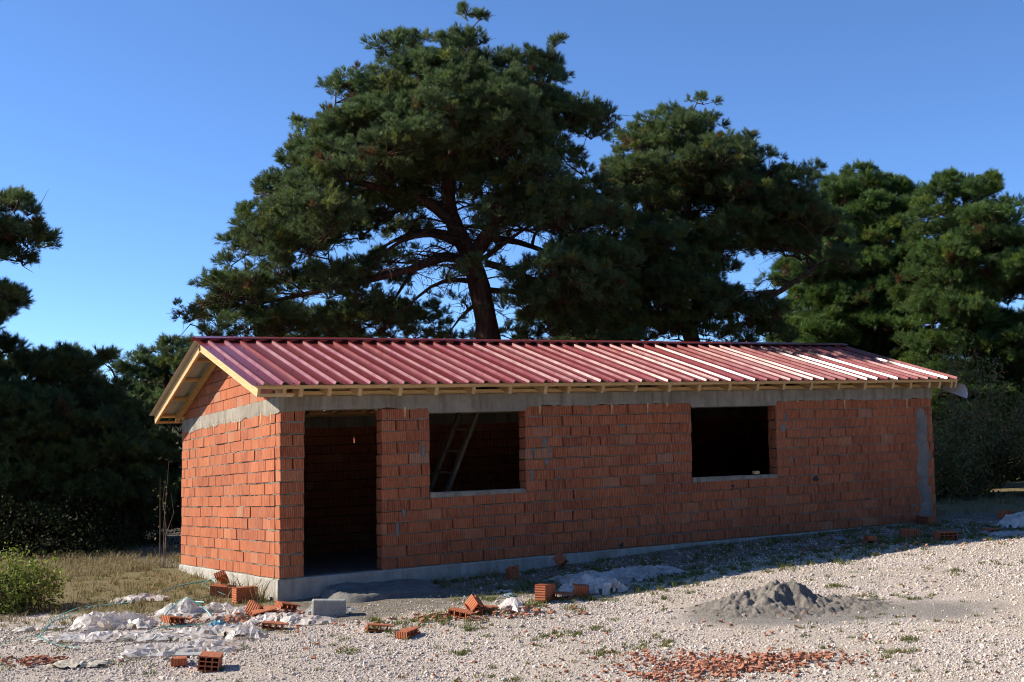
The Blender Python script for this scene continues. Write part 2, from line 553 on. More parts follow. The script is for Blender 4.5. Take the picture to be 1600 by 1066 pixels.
BL = .32
brick_specs = []          # (wall, center along, z centre, length, height)
def lay(wall, length, opens, start, rows, zbase=0.0, off=0.0):
    rnd = random.Random(hash(wall) % 1000 if False else {'front': 3, 'left': 5, 'right': 8, 'rear': 11}[wall])
    for c in range(rows):
        z0 = zbase + c * CR; z1 = z0 + CR
        phase = (off + (.16 if c % 2 else 0.0) + rnd.uniform(-.03, .03))
        for s, e in spans(z0, z1, length, opens, start):
            cuts = [s]
            x = math.floor((s - phase) / BL) * BL + phase
            while x < e:
                if x > s + .07 and x < e - .07: cuts.append(x + rnd.uniform(-.012, .012))
                x += BL
            cuts.append(e)
            for a, b in zip(cuts[:-1], cuts[1:]):
                brick_specs.append((wall, (a + b) / 2, z0 + .013 + (CR - .013) / 2 + .007 * mn.noise((a * .9, c * 1.3, len(wall))) + rnd.uniform(-.002, .002), b - a - rnd.choice((.003, .004, .006, .008, .012, .018)), CR - .013 - rnd.uniform(0, .004), rnd.uniform(-.007, .006), rnd.random(), rnd.gauss(0, .4), c))
lay('front', L, OPEN, 0.0, 14, off=.02)
lay('left', W, [], TH + .004, 14, off=.08)
lay('right', W, [], TH + .004, 14, off=.02)
REAR_SLOT = (2.86, 2.94, 1.83, 1.99)
lay('rear', L - TH, [], TH, 14, off=.1)

front_wall = MB()
# dark core of each wall, set back from the brick faces so that the joints are open
def core_panels(mb, opens, length, make):
    xs_ = sorted({0.0, length, *[v for o in opens for v in o[:2]]})
    zs_ = sorted({0.0, H, H + .03, *[v for o in opens for v in o[2:]]})
    for x0, x1 in zip(xs_[:-1], xs_[1:]):
        for z0, z1 in zip(zs_[:-1], zs_[1:]):
            cx, cz = (x0 + x1) / 2, (z0 + z1) / 2
            if any(o[0] < cx < o[1] and o[2] < cz < o[3] for o in opens): continue
            make(mb, x0, x1, z0, z1)
ins = .03
core_panels(front_wall, [(o[0] - ins, o[1] + ins, o[2] - ins, (o[3] + ins if o is not DOOR else H + .012)) for o in OPEN], L - ins, lambda mb, a, b, c, d: mb.box(max(a, ins), b, .028, TH - .028, c, d))
front_wall = front_wall.build('front_wall', M['core'], house, T)
lw = MB(); lw.box(.028, TH - .028, TH, W - .03, 0, H); left_wall = lw.build('left_wall', M['core'], house, T)
rw = MB(); rw.box(L - TH + .028, L - .028, TH, W - .03, 0, H); right_wall = rw.build('right_wall', M['core'], house, T)
bw = MB()
core_panels(bw, [REAR_SLOT], L - TH, lambda mb, a, b, c, d: mb.box(max(a, TH), b, W - TH + .028, W - .028, c, d))
rear_wall = bw.build('rear_wall', M['core'], house, T)
WALLS = {'front': front_wall, 'left': left_wall, 'right': right_wall, 'rear': rear_wall}

def brick_frame(spec):
    wall, a, z, ln, ht, pr, tone, tilt, c = spec
    if wall == 'front': return (a, TH / 2 + pr, z), (ln, TH, ht)
    if wall == 'left': return (TH / 2 + pr, a, z), (TH, ln, ht)
    if wall == 'right': return (L - TH / 2 + pr, a, z), (TH, ln, ht)
    return (a, W - TH / 2 + pr, z), (ln, TH, ht)

def shown_size(spec):
    p, d = brick_frame(spec)
    if spec[0] in ('right', 'rear'): return 0
    v = Vector(T(*p)) - CAM
    dist = v.length
    nrm = Vector((0, -1, 0)) if spec[0] == 'front' else Vector((-1, 0, 0))
    return abs(v.normalized().dot(nrm)) * spec[3] * spec[4] / dist ** 2

order = sorted(range(len(brick_specs)), key=lambda i: -shown_size(brick_specs[i]))
single = set(order[:300])
brick_cache = {}
def chamfer_box(dx, dy, dz, ch):
    mb = MB(); mb.box(-dx / 2, dx / 2, -dy / 2, dy / 2, -dz / 2, dz / 2)
    return mb.mesh('brick', M['brick'], bevel=ch)
rest = {k: MB() for k in WALLS}
for i, sp in enumerate(brick_specs):
    p, d = brick_frame(sp)
    if i in single:
        key = tuple(round(v / .01) * .01 for v in d[:2]) + (.135,)
        if key not in brick_cache: brick_cache[key] = chamfer_box(key[0] - .002, key[1], .1345, .0045)
        o = bpy.data.objects.new('brick', brick_cache[key])
        o.location = T(*p)
        tw = RAD(sp[7] * 1.6)
        o.rotation_euler = (SY + (tw * .4 if sp[0] == 'left' else 0), -SX + (tw * .6 if sp[0] == 'front' else 0), tw * .7)
        link(o, WALLS[sp[0]])
    else:
        if sp[0] == 'rear' and abs(p[0] - 2.9) < .17 and 1.78 < sp[2] < 2.0:
            rest['rear'].box(p[0] - d[0] / 2, 2.865, p[1] - d[1] / 2, p[1] + d[1] / 2, p[2] - d[2] / 2, p[2] + d[2] / 2, sp[6])
            rest['rear'].box(2.935, max(p[0] + d[0] / 2, 2.94), p[1] - d[1] / 2, p[1] + d[1] / 2, p[2] - d[2] / 2, p[2] + d[2] / 2, sp[6])
            continue
        j = sp[7] * .004
        rest[sp[0]].box(p[0] - d[0] / 2, p[0] + d[0] / 2, p[1] - d[1] / 2, p[1] + d[1] / 2, p[2] - d[2] / 2, p[2] + d[2] / 2, sp[6])
for k, mb in rest.items():
    tag(mb.build('brickwork', M['brick'], WALLS[k], T), kind='stuff')

# bed mortar: a ragged strip in every joint
def mortar(wall, opens, length, start, flip):
    mb = MB(); rnd = random.Random(21 + len(wall))
    for c in range(14):
        z = c * CR
        for s, e in spans(z - .002 if c else 0, z + .014, length, opens, start):
            n = max(2, int((e - s) / .055))
            prev = None
            for i in range(n + 1):
                a = s + (e - s) * i / n
                a = min(max(a, s + .004), e - .004)
                w = mn.noise((a * 2.3, c * 3.7, flip)) * .5 + mn.noise((a * 9.0, c * 5.1, 4 + flip)) * .5
                dep = .010 - .024 * max(0, w + .08) + .014 * max(0, -w)
                th = .018 * max(0, w - .10)
                row = [(a, dep, z - th * 1.2), (a, dep - .001, z + .0135 + th * .6), (a, .05, z + .0135), (a, .05, z)]
                if flip > 0: row = [(p[1], p[0], p[2]) for p in row]
                if prev:
                    mb.add(prev + row, [(0, 1, 5, 4), (1, 2, 6, 5), (3, 0, 4, 7)], .3)
                prev = row
    for sp in brick_specs:
        if sp[0] != wall or rnd.random() > .3: continue
        a = sp[1] + sp[3] / 2 + .004; w = rnd.uniform(.004, .010); dp = rnd.uniform(-.004, .006); h2 = CR * rnd.uniform(.25, .5)
        if any(o[0] - .02 < a < o[1] + .02 and o[2] - .05 < sp[2] < o[3] for o in opens) or a > length - .03: continue
        row = [(a - w, dp, sp[2] - h2), (a + w, dp, sp[2] - h2), (a + w * rnd.uniform(.4, 1), dp, sp[2] + h2), (a - w * rnd.uniform(.4, 1), dp, sp[2] + h2)]
        row += [(p[0], .05, p[2]) for p in row]
        if flip > 0: row = [(p[1], p[0], p[2]) for p in row]
        mb.add(row, BOXF, .3)
    tag(mb.build('bed_mortar', M['mortar'], WALLS[wall], T), kind='stuff')
mortar('front', OPEN, L, 0.0, 0)
mortar('left', [], W, 0.0, 1)

# mortar squeezed out in lumps and smears on the front
def smear(cx, cz, w, h, seed, mat, name='mortar_smear', proud=.008, wall='front', n=14):
    rnd = random.Random(seed)
    vs = [(cx, -proud - .004, cz)]; ring2 = []
    pts = []
    for i in range(n * 2):
        a = 2 * math.pi * i / (n * 2)
        k = .72 + .38 * mn.noise((math.cos(a) * 1.7 + seed, math.sin(a) * 1.7, seed * .3)) + rnd.uniform(-.13, .13)
        pts.append((cx + math.cos(a) * w / 2 * k * (1 + .5 * max(0, -math.sin(a)) * 0), cz + math.sin(a) * h / 2 * k))
    vs += [(cx + (x - cx) * .7, -proud, cz + (z - cz) * .7) for x, z in pts]
    vs += [(x, .004, z) for x, z in pts]
    N2 = len(pts)
    fs = [(0, 1 + i, 1 + (i + 1) % N2) for i in range(N2)]
    fs += [(1 + i, 1 + N2 + i, 1 + N2 + (i + 1) % N2, 1 + (i + 1) % N2) for i in range(N2)]
    mb = MB(); mb.add(vs, fs)
    return mb.build(name, mat, WALLS[wall], T, True)
for k, (a, b, w, h) in enumerate([(1.99, 1.51, .085, .30), (1.70, .72, .09, .18), (1.61, .52, .07, .34), (3.87, 1.60, .14, .19), (3.96, 1.47, .05, .27),
                                  (3.67, 1.46, .07, .18), (3.90, 1.31, .10, .15), (3.66, 1.14, .09, .26), (8.33, 1.84, .13, .22), (8.28, 1.68, .15, .2), (8.43, 1.16, .10, .17),
                                  (4.10, 1.08, .05, .06), (2.95, .70, .05, .12), (6.05, 1.76, .08, .06), (5.2, 1.79, .2, .04)]):
    smear(a, b, w, h, k + 1, M['cement'])
_r = random.Random(9)
for k in range(34):
    a, b = _r.uniform(.05, L - .5), _r.uniform(.1, 2.05)
    if any(o[0] - .08 < a < o[1] + .08 and o[2] - .1 < b < o[3] + .1 for o in OPEN): continue
    b = round(b / CR) * CR + .006
    smear(a, b - .012, _r.uniform(.05, .22), _r.uniform(.022, .05), 100 + k, M['cement'], proud=.004)
smear(8.94, .84, .2, .15, 51, M['soot'], 'soot_mark', .003)
smear(7.22, .80, .2, .13, 52, M['soot'], 'soot_mark', .003)
smear(5.15, .05, .12, .14, 53, M['soot'], 'soot_mark', .003)

# cement strip smeared down the far corner
def corner_patch():
    rows = 34; mb = MB(); prev = None
    for i in range(rows + 1):
        z = 1.93 - 1.93 * i / rows
        t = i / rows
        l = 11.20 + .10 * math.sin(t * 9) * .35 + .13 * mn.noise((z * 4, 2.2, 0)) + .08 * mn.noise((z * 13, 5, 0)) + .09 * (t if t < .5 else 1 - t)
        r = 11.52 + .09 * mn.noise((z * 5, 9.1, 0)) + .05 * mn.noise((z * 15, 7, 0)) + .06 * t - .02
        if i == 0: l, r = 11.33, 11.42
        if i == 1: l, r = 11.27, 11.47
        row = []
        for k in range(7):
            a = l + (r - l) * k / 6
            dpt = .006 if k in (0, 6) else -.010 - .012 * mn.noise((a * 9, z * 9, 3))
            row.append((a, dpt, z))
        if prev:
            mb.add(prev + row, [(k, k + 1, k + 8, k + 7) for k in range(6)])
        prev = row
    mb.build('cement_patch', M['cement'], front_wall, T, True)
corner_patch()

# ring beam with a ragged under-edge; it drops over the two windows
def beam_strip(name, length, wall, x_off=0.0):
    mb = MB(); n = int(length / .04); prev = None
    for i in range(n + 1):
        a = length * i / n
        lo = 2.098 + .022 * mn.noise((a * 3.1, 3 if wall == 'front' else 8, 0)) + .022 * mn.noise((a * 11, 1.5, 0))
        if wall == 'left': lo += .02 * mn.noise((a * 6, 4.4, 0)) - .012
        else:
            for (p, q, _, top) in (WIN1, WIN2):
                if p - .012 <= a <= q + .012: lo = 2.035 + .004 * mn.noise((a * 9, 2, 0))
            if DOOR[0] < a < DOOR[1]: lo = 2.108
        hi = HB + .004 * mn.noise((a * 5, 7, 7))
        f = -.010 + .006 * mn.noise((a * 2.2, 3.3, 1))
        row = [(a, f + .006, lo), (a, f, lo + .05), (a, f, hi), (a, TH, hi), (a, TH, lo)]
        if wall == 'left': row = [(p[1], p[0], p[2]) for p in row]
        if prev:
            mb.add(prev + row, [(k, (k + 1) % 5, (k + 1) % 5 + 5, k + 5) for k in range(5)])
        else:
            mb.add(row, [(0, 1, 2, 3, 4)])
        prev = row
    mb.add(prev, [(4, 3, 2, 1, 0)])
    return mb.build(name, M['beam'], house, T)
beam_strip('ring_beam', L, 'front')
bl = MB(); bl.box(L - TH, L + .006, TH + .002, W, H, HB - .002); bl.box(TH + .002, L - TH - .002, W - TH, W - .001, H, HB - .003)
beam_strip('ring_beam', W, 'left')
bl.build('ring_beam', M['beam'], house, T)

# window sills of rough concrete
for (a, b, z, _) in (WIN1, WIN2):
    mb = MB(); n = 24; prev = None
    for i in range(n + 1):
        x = a + .004 + (b - a - .008) * i / n
        lo = z - .004; hi = z + .055 + .02 * (1 - i / n) + .006 * mn.noise((x * 6, 1, 1))
        f = -.004 + .006 * mn.noise((x * 4, 5, 1))
        row = [(x, f, lo), (x, f, hi - .012), (x, f + .015, hi), (x, TH + .01, hi), (x, TH + .01, lo)]
        if prev: mb.add(prev + row, [(k, (k + 1) % 5, (k + 1) % 5 + 5, k + 5) for k in range(5)])
        else: mb.add(row, [(0, 1, 2, 3, 4)])
        prev = row
    mb.add(prev, [(4, 3, 2, 1, 0)])
    mb.build('window_sill', M['beam'], front_wall, T)

# plinth: proud of the bricks, uneven
def plinth():
    mb = MB()
    def run(pts_fn, length):
        n = int(length / .1); prev = None
        for i in range(n + 1):
            a = length * i / n
            o = .012 * mn.noise((a * 1.3, 6.2, length)) + .006 * mn.noise((a * 7, 2.2, length))
            top = .0 + .005 * mn.noise((a * 4, 1.2, length))
            row = [pts_fn(a, -.022 - o, -.75), pts_fn(a, -.022 - o * .5, -.12), pts_fn(a, -.018 - o, top - .014), pts_fn(a, -.008, top), pts_fn(a, .2, top)]
            if prev: mb.add(prev + row, [(k, k + 1, k + 6, k + 5) for k in range(4)])
            prev = row
    run(lambda a, o, z: (a * (L + .03) / L - .02, o, z), L)
    run(lambda a, o, z: (o, a * (W + .03) / W - .015, z), W)
    mb.box(L - .2, L + .02, .0, W + .02, -.6, -.002)
    mb.box(.0, L, W - .2, W + .02, -.75, -.003)
    return mb.build('plinth', M['plinth'], house, T)
plinth()
fl = MB(); fl.box(.03, L - .03, .02, W - .03, -.12, -.006); fl.build('floor_slab', M['apron'], house, T)

# gables: courses cut to the slope of the roof
def gable(x0, x1, wall, parent):
    rnd = random.Random(77 + int(x0)); z = HB + .004
    rest_mb = MB()
    k = 0
    while z < ZR - .25:
        zt = min(z + CR - .012, ZR - .19)
        def lim(zz): return (ZR - .165 - zz) / RM
        b0, b1 = lim(z), lim(zt)
        ys = [YC - min(b0, W / 2)]
        y = math.floor(ys[0] / BL) * BL + (.16 if k % 2 else .0)
        while y < YC + min(b0, W / 2):
            if y > ys[0] + .05 and y < YC + min(b0, W / 2) - .05: ys.append(y)
            y += BL
        ys.append(YC + min(b0, W / 2))
        for a, b in zip(ys[:-1], ys[1:]):
            b -= .005
            def top(yy): return min(zt, ZR - .165 - RM * abs(yy - YC))
            vs = []
            for xx in (x0, x1):
                px = xx + rnd.uniform(-.003, .003)
                pts = [(a, z), (b, z), (b, top(b))]
                for q in sorted([YC + b1, YC - b1], reverse=True):
                    if a + .002 < q < b - .002: pts.append((q, zt))
                    else: pts.append((b * .5 + a * .5, top(b * .5 + a * .5)))
                pts.append((a, top(a)))
                vs.append([(px, p, q) for p, q in pts])
            n = len(vs[0])
            if max(p[2] for p in vs[0]) - z < .02: continue
            fs = [tuple(range(n)), tuple(range(2 * n - 1, n - 1, -1))] + [(i, i + n, (i + 1) % n + n, (i + 1) % n) for i in range(n)]
            rest_mb.add(vs[0] + vs[1], fs, rnd.random())
        z += CR; k += 1
    tag(rest_mb.build('gable_brickwork', M['brick'], parent, T), kind='stuff')
    mb = MB()
    mb.add([(x, y, zz) for x in (x0 + .02, x1 - .02) for y, zz in ((.0, HB), (W, HB), (YC, ZR - .18))], [(0, 1, 2), (5, 4, 3), (0, 3, 4, 1), (1, 4, 5, 2), (2, 5, 3, 0)])
    mb.build('gable_mortar', M['mortar'], parent, T)
gable(0.0, TH, 'left', left_wall)
gable(L - TH, L, 'right', right_wall)

# wooden wedges left in the top course
for k, (wl, a, z, h) in enumerate([('left', .78, 2.06, .075), ('left', 1.72, 2.05, .075), ('left', 2.45, 2.05, .085), ('left', 3.05, 2.05, .07), ('left', .36, 2.05, .08),
                                   ('front', 1.72, 2.045, .08), ('front', 3.80, 2.03, .07), ('front', 5.02, 2.03, .08), ('front', 5.66, 2.03, .09), ('front', 6.02, 2.03, .08), ('front', 9.62, 2.02, .08), ('front', 11.05, 2.02, .1), ('front', 8.6, 2.03, .08)]):
    mb = MB()
    w = .013
    if wl == 'left': mb.add([(-.006, a - w, z + h), (-.006, a + w, z + h), (-.006, a + w * .4, z - h), (-.006, a - w * .5, z - h), (.04, a - w, z + h), (.04, a + w, z + h), (.04, a + w * .4, z - h), (.04, a - w * .5, z - h)], BOXF)
    else: mb.add([(a - w * 1.3, -.006, z + h), (a + w * 1.3, -.006, z + h), (a + w * .4, -.006, z - h * .8), (a - w * .5, -.006, z - h * .8), (a - w, .04, z + h), (a + w, .04, z + h), (a + w * .4, .04, z - h), (a - w * .5, .04, z - h)], BOXF)
    mb.build('wood_wedge', M['wood'], WALLS[wl], T)

# ---- roof timbers
def slope_pt(x, y, dz): return (x, y, roof_z(y) + dz)
roof_frame = MB()
roof_frame.box(-.02, L + .02, .015, .125, HB + .004, HB + .062)
roof_frame.box(-.02, L + .02, W - .125, W - .015, HB + .004, HB + .062)
roof = roof_frame.build('wall_plate', M['wood'], house, T)
rx = [-.03, .19, .57, .98, 1.55, 2.07, 2.63, 3.19, 3.76, 4.14, 4.71, 5.28, 5.88, 6.44, 7.02, 7.57, 8.11, 8.68, 9.26, 9.85, 10.47, 10.89, 11.33, 11.58, 11.86]
rnd = random.Random(4)
for i, x in enumerate(rx):
    for y0 in (YE0 + .02, YE1 - .02):
        mb = MB()
        e = rnd.uniform(0, .02)
        yy = y0 + (e if y0 < 0 else -e)
        mb.bar(slope_pt(x, yy, -.062), slope_pt(x + .0, YC, -.062), .05 if i else .045, .105 + rnd.uniform(-.008, .008))
        mb.build('rafter', M['wood'], house, T)
# short boards nailed between the rafters on the wall plate
for i in range(len(rx) - 1):
    a, b = rx[i] + .03, rx[i + 1] - .03
    if b - a < .15 or i % 5 == 1: continue
    mb = MB()
    h = rnd.uniform(.05, .085); lo = HB + .066
    mb.box(a, b - rnd.uniform(0, .12) * (i % 3 == 0), .06, .085, lo, lo + h)
    mb.build('blocking_board', M['wood'], house, T)
# battens along the roof, under the sheets
for y in (YE0 + .025, .42, 1.15, 1.85, YC - .06):
    for yy in (y, W - y):
        mb = MB()
        z = -.012
        mb.bar(slope_pt(XE0 + .085, yy, z), slope_pt(XE1 - .05, yy, z), .05, .044, (0, RM * (1 if yy > YC else -1), 1))
        mb.build('batten', M['wood'], house, T)
# barge boards at both gables and the inner rafters beside them
for xb in (XE0 + .10, XE1 - .045):
    for y0 in (YE0 - .004, YE1 + .004):
        mb = MB(); mb.bar(slope_pt(xb, y0, -.005), slope_pt(xb, YC, -.005), .038, .15)
        mb.build('barge_board', M['wood'], house, T)
for y0, y1 in ((YE0 + .05, .02), (YE1 - .05, W - .02)):
    mb = MB(); z = roof_z(y0) - .165
    mb.box(XE0 + .12, .1, min(y0, y0 + .04), max(y0, y0 + .04), z, z + .04)
    mb.build('outrigger', M['wood'], house, T)
mb = MB(); mb.bar((XE0 + .085, YC, ZR - .03), (XE1 - .03, YC, ZR - .03), .05, .14); mb.build('ridge_board', M['wood'], house, T)

# ---- roof sheets, one metre each, trapezoid ribs every 25 cm
def sheet(x0, x1, front, seed):
    rs = random.Random(seed)
    prof = []
    k = 0
    x = x0
    while x < x1 - .01:
        j = rs.uniform(-.004, .004); ht = .034 + rs.uniform(-.003, .002)
        run = ht / math.tan(RAD(rs.choice((rs.uniform(50, 60), rs.uniform(57, 66), rs.uniform(62, 74)))))
        prof += [(x, 0), (x + .130 + j, 0.0), (x + .130 + j + run, ht), (x + .190 + j, ht - rs.uniform(0, .004)), (x + .222 + j, 0)]
        x += .2355; k += 1
    prof = [(min(px, x1 + .02), pz) for px, pz in prof]
    prof.append((x1 + .02, 0))
    ys = [YE0 - .03, .55, 1.3, 2.0, YC - .015] if front else [YE1 + .03, W - .55, W - 1.3, W - 2.0, YC + .015]
    ye = rs.uniform(-.006, .006)
    vs = []; n = len(prof)
    tilt = rs.uniform(-.004, .004)
    for lay_ in (0, 1):
        for r, y in enumerate(ys):
            for px, pz in prof:
                yy = y + (ye if r == 0 else 0)
                zz = roof_z(yy) + pz - (.0035 if lay_ else 0) + tilt * (px - x0) + (.0022 if seed % 2 else 0) + .0045 * mn.noise((px * 1.6, yy * 1.1, 3.3))
                vs.append(T(px, yy, zz))
    m = len(ys); fs = []; mi = []
    for lay_ in (0, 1):
        o = lay_ * m * n
        for r in range(m - 1):
            for c in range(n - 1):
                q = (o + r * n + c, o + r * n + c + 1, o + (r + 1) * n + c + 1, o + (r + 1) * n + c)
                if lay_ != (0 if front else 1): q = q[::-1]
                fs.append(q); mi.append(lay_)
    me = np_mesh('roof_sheet', vs, fs, mats=[M['roof'], M['zinc']], mat_idx=mi)
    return me
roof_grp = empty('roof', (0, 0, 0), 0, house)
xs_ = list(np.arange(XE0, XE1 - .55, .942)) + [XE1]
for front in (True, False):
    for i, (a, b) in enumerate(zip(xs_[:-1], xs_[1:])):
        link(bpy.data.objects.new('roof_sheet', sheet(a, b, front, i + (0 if front else 40))), roof_grp)
# ridge capping in two-metre lengths
for i, a in enumerate(np.arange(XE0 - .015, XE1, 2.05)):
    b = min(a + 2.07, XE1 + .02)
    mb = MB(); dz = .052 + .003 * (i % 2)
    prof = [(-.15, -.15 * RM + .0), (-.145, -.145 * RM + .010), (0, .006), (.145, -.145 * RM + .010), (.15, -.15 * RM)]
    for x in (a, b):
        pass
    v0 = [(a, YC + p, ZR + dz + q) for p, q in prof] + [(b, YC + p, ZR + dz + q + .002) for p, q in prof]
    v1 = [(x, y, z - .003) for x, y, z in v0]
    fs = [(k, k + 1, k + 6, k + 5) for k in range(4)]
    mb.add(v0, fs); mb.add(v1, [f[::-1] for f in fs])
    mb.build('ridge_cap', M['roof'], roof_grp, T)
# screws on the sheets
mb = MB()
for i, x in enumerate(np.arange(XE0 + .07, XE1, .2355)):
    for y in (YE0 + .03, .45, 1.15, 1.85, 2.32):
        if (i + int(y * 7)) % 2 and y > 0: continue
        z = roof_z(y) + .001
        mb.box(x - .007, x + .007, y - .007, y + .007, z, z + .009)
tag(mb.build('screws', M['screw'], roof_grp, T), kind='stuff')
# strip of sheet metal hanging off the far verge
mb = MB()
P0 = [(12.01, .30, 2.585), (12.03, -.34, 2.395)]
pts = []
for s in range(9):
    t = s / 8
    y = .16 - .53 * t; z = 2.475 - .165 * t
    for (dx, dz) in ((0, .0), (.045, -.02), (.05, -.06), (.075, -.075), (.085, -.15 - .03 * t), (.06, -.21 - .04 * t)):
        pts.append((12.015 + dx, y - dx * .3, z + dz))
fs = [(s * 6 + k, s * 6 + k + 1, s * 6 + k + 7, s * 6 + k + 6) for s in range(8) for k in range(5)]
mb.add(pts, fs); mb.add([(p[0] + .003, p[1], p[2] + .002) for p in pts], [f[::-1] for f in fs])
mb.build('verge_flashing', mat_simple('pale_sheet_back', (.50, .50, .53), .45, .5, 5, (.60, .60, .62)), roof_grp, T)

# ---- apron slab poured in front of the door
def lump(name, mat, fn, nx, ny, x0, x1, y0, y1, parent=None, smooth=True, thick=.15):
    vs = []; fs = []
    for i in range(nx):
        for j in range(ny):
            x = x0 + (x1 - x0) * i / (nx - 1); y = y0 + (y1 - y0) * j / (ny - 1)
            vs.append(fn(x, y))
    for i in range(nx - 1):
        for j in range(ny - 1):
            a = i * ny + j
            fs.append((a, a + ny, a + ny + 1, a + 1))
    o = link(bpy.data.objects.new(name, np_mesh(name, vs, fs, mat, smooth)), parent)
    return o
def apron_fn(x, y):
    # rounded slab running down from the threshold
    u = (x - 1.25) / .80; v = (y + .36) / .50
    r = (abs(u) ** 3 + abs(v) ** 3) ** (1 / 3) + .10 * mn.noise((x * 2.2, y * 2.2, 2))
    k = max(0.0, min(1.0, (1.0 - r) / .22)); k = k * k * (3 - 2 * k)
    top = -.135 + .02 * x + .10 * (y + .2) + .03 * mn.noise((x * 1.8, y * 1.8, 5)) + .014 * mn.noise((x * 4, y * 4, 0)) + .012 * mn.noise((x * 17, y * 17, 0)) + .006 * mn.noise((x * 40, y * 40, 0))
    g = gh(x, y) - .04
    return (x, y, g + (max(top, g + .05) - g) * k)
ap = lump('door_apron', M['apron'], apron_fn, 100, 60, -.15, 2.3, -1.15, .0)
tag(ap, 'rough grey concrete apron poured in front of the doorway', 'concrete apron')

# ---- ladder inside, behind the window next to the door
lad = empty('wooden_ladder', T(2.3, 1.0, -.006))
tag(lad, 'old wooden ladder leaning inside, seen through the window beside the door', 'ladder')
ox, oy, oz = lad.location
M['oldwood'] = mat_simple('weathered_wood', (.11, .085, .06), .85, .2, 14, (.18, .14, .10), .3, .004)
def lp(s, side):
    # the two stiles rise to the right and towards the back wall
    b0 = Vector((2.34, .92, .0)) if side == 0 else Vector((2.28, 1.36, .05))
    d = Vector((.455, .03, 1.0))
    p = b0 + d * s
    return Vector(T(*p)) - Vector((ox, oy, oz))
for side in (0, 1):
    mb = MB(); mb.bar(lp(0, side), lp(2.32, side), .045, .075, (0, 1, .2)); mb.build('stile', M['oldwood'], lad)
for k in range(7):
    s = .3 + .31 * k
    mb = MB(); mb.bar(lp(s, 0), lp(s, 1), .035, .035); mb.build('rung', M['oldwood'], lad)
# block of wood left on the sill of the other window
wb = MB(); wb.box(-.06, .06, -.03, .03, 0, .05)
o = wb.build('wood_block', M['wood'], None, None, False, .006)
o.location = T(7.77, .08, .968); o.rotation_euler = (0, -SX, .2)
tag(o, 'short block of pale timber left on the far window sill', 'wood block')

# ------------------------------------------------------------------ trees
FWH = np.array([math.sin(YAW), math.cos(YAW)])            # the view's horizontal direction
RTH = np.array([math.cos(YAW), -math.sin(YAW)])
M['needles'] = mat_leaf('pine_needles', .38, .45, .4, tint=True)
M['leaves'] = mat_leaf('broad_leaves', .35, .6, .15)
M['bark'] = mat_bark('pine_bark', (.052, .040, .032), (.088, .052, .034), 3.5)
M['twig'] = mat_simple('twig_bark', (.10, .075, .055), .9, .1, 8, (.19, .15, .12))

def norm(a): return a / np.maximum(np.linalg.norm(a, axis=-1, keepdims=True), 1e-9)

def in_poly(pts, poly):
    x, y = pts[:, 0], pts[:, 1]
    inside = np.zeros(len(pts), bool)
    n = len(poly)
    for i in range(n):
        x0, y0 = poly[i]; x1, y1 = poly[(i + 1) % n]
        c = ((y0 > y) != (y1 > y)) & (x < (x1 - x0) * (y - y0) / ((y1 - y0) or 1e-9) + x0)
        inside ^= c
    return inside

def tuft_mesh(name, cen, axis, size, n, rng, cols, mat, wid=.135, spread=(.2, 1.15)):
    """brush-like shoots: n needles (thin triangles) round each axis"""
    N = len(cen)
    ax = norm(axis)
    ref = np.where(np.abs(ax[:, 2:3]) < .9, np.array([[0, 0, 1.0]]), np.array([[1.0, 0, 0]]))
    e1 = norm(np.cross(ax, ref)); e2 = np.cross(ax, e1)
    ph = rng.uniform(0, 2 * np.pi, (N, n)); an = rng.uniform(spread[0], spread[1], (N, n)); t = rng.uniform(-.35, .75, (N, n))
    perp = e1[:, None] * np.cos(ph)[..., None] + e2[:, None] * np.sin(ph)[..., None]
    d = ax[:, None] * np.cos(an)[..., None] + perp * np.sin(an)[..., None]
    base = cen[:, None] + ax[:, None] * (t * size[:, None] * .7)[..., None]
    ln = size[:, None] * rng.uniform(.5, .72, (N, n))
    tip = base + d * ln[..., None]
    side = norm(np.cross(d, rng.normal(size=(N, n, 3)))) * (size[:, None] * wid * .5)[..., None]
    V = np.stack([base - side, base + side, tip], 2).reshape(-1, 3)
    Fc = np.arange(len(V)).reshape(-1, 3)
    C4 = np.ones((N, n, 3, 4)); c = cols[:, None, :] * rng.uniform(.82, 1.18, (N, n, 1))
    C4[..., :3] = c[:, :, None, :]
    return np_mesh(name, V, Fc, mat, False, {'col': ('FLOAT_COLOR', C4.reshape(-1, 4))})

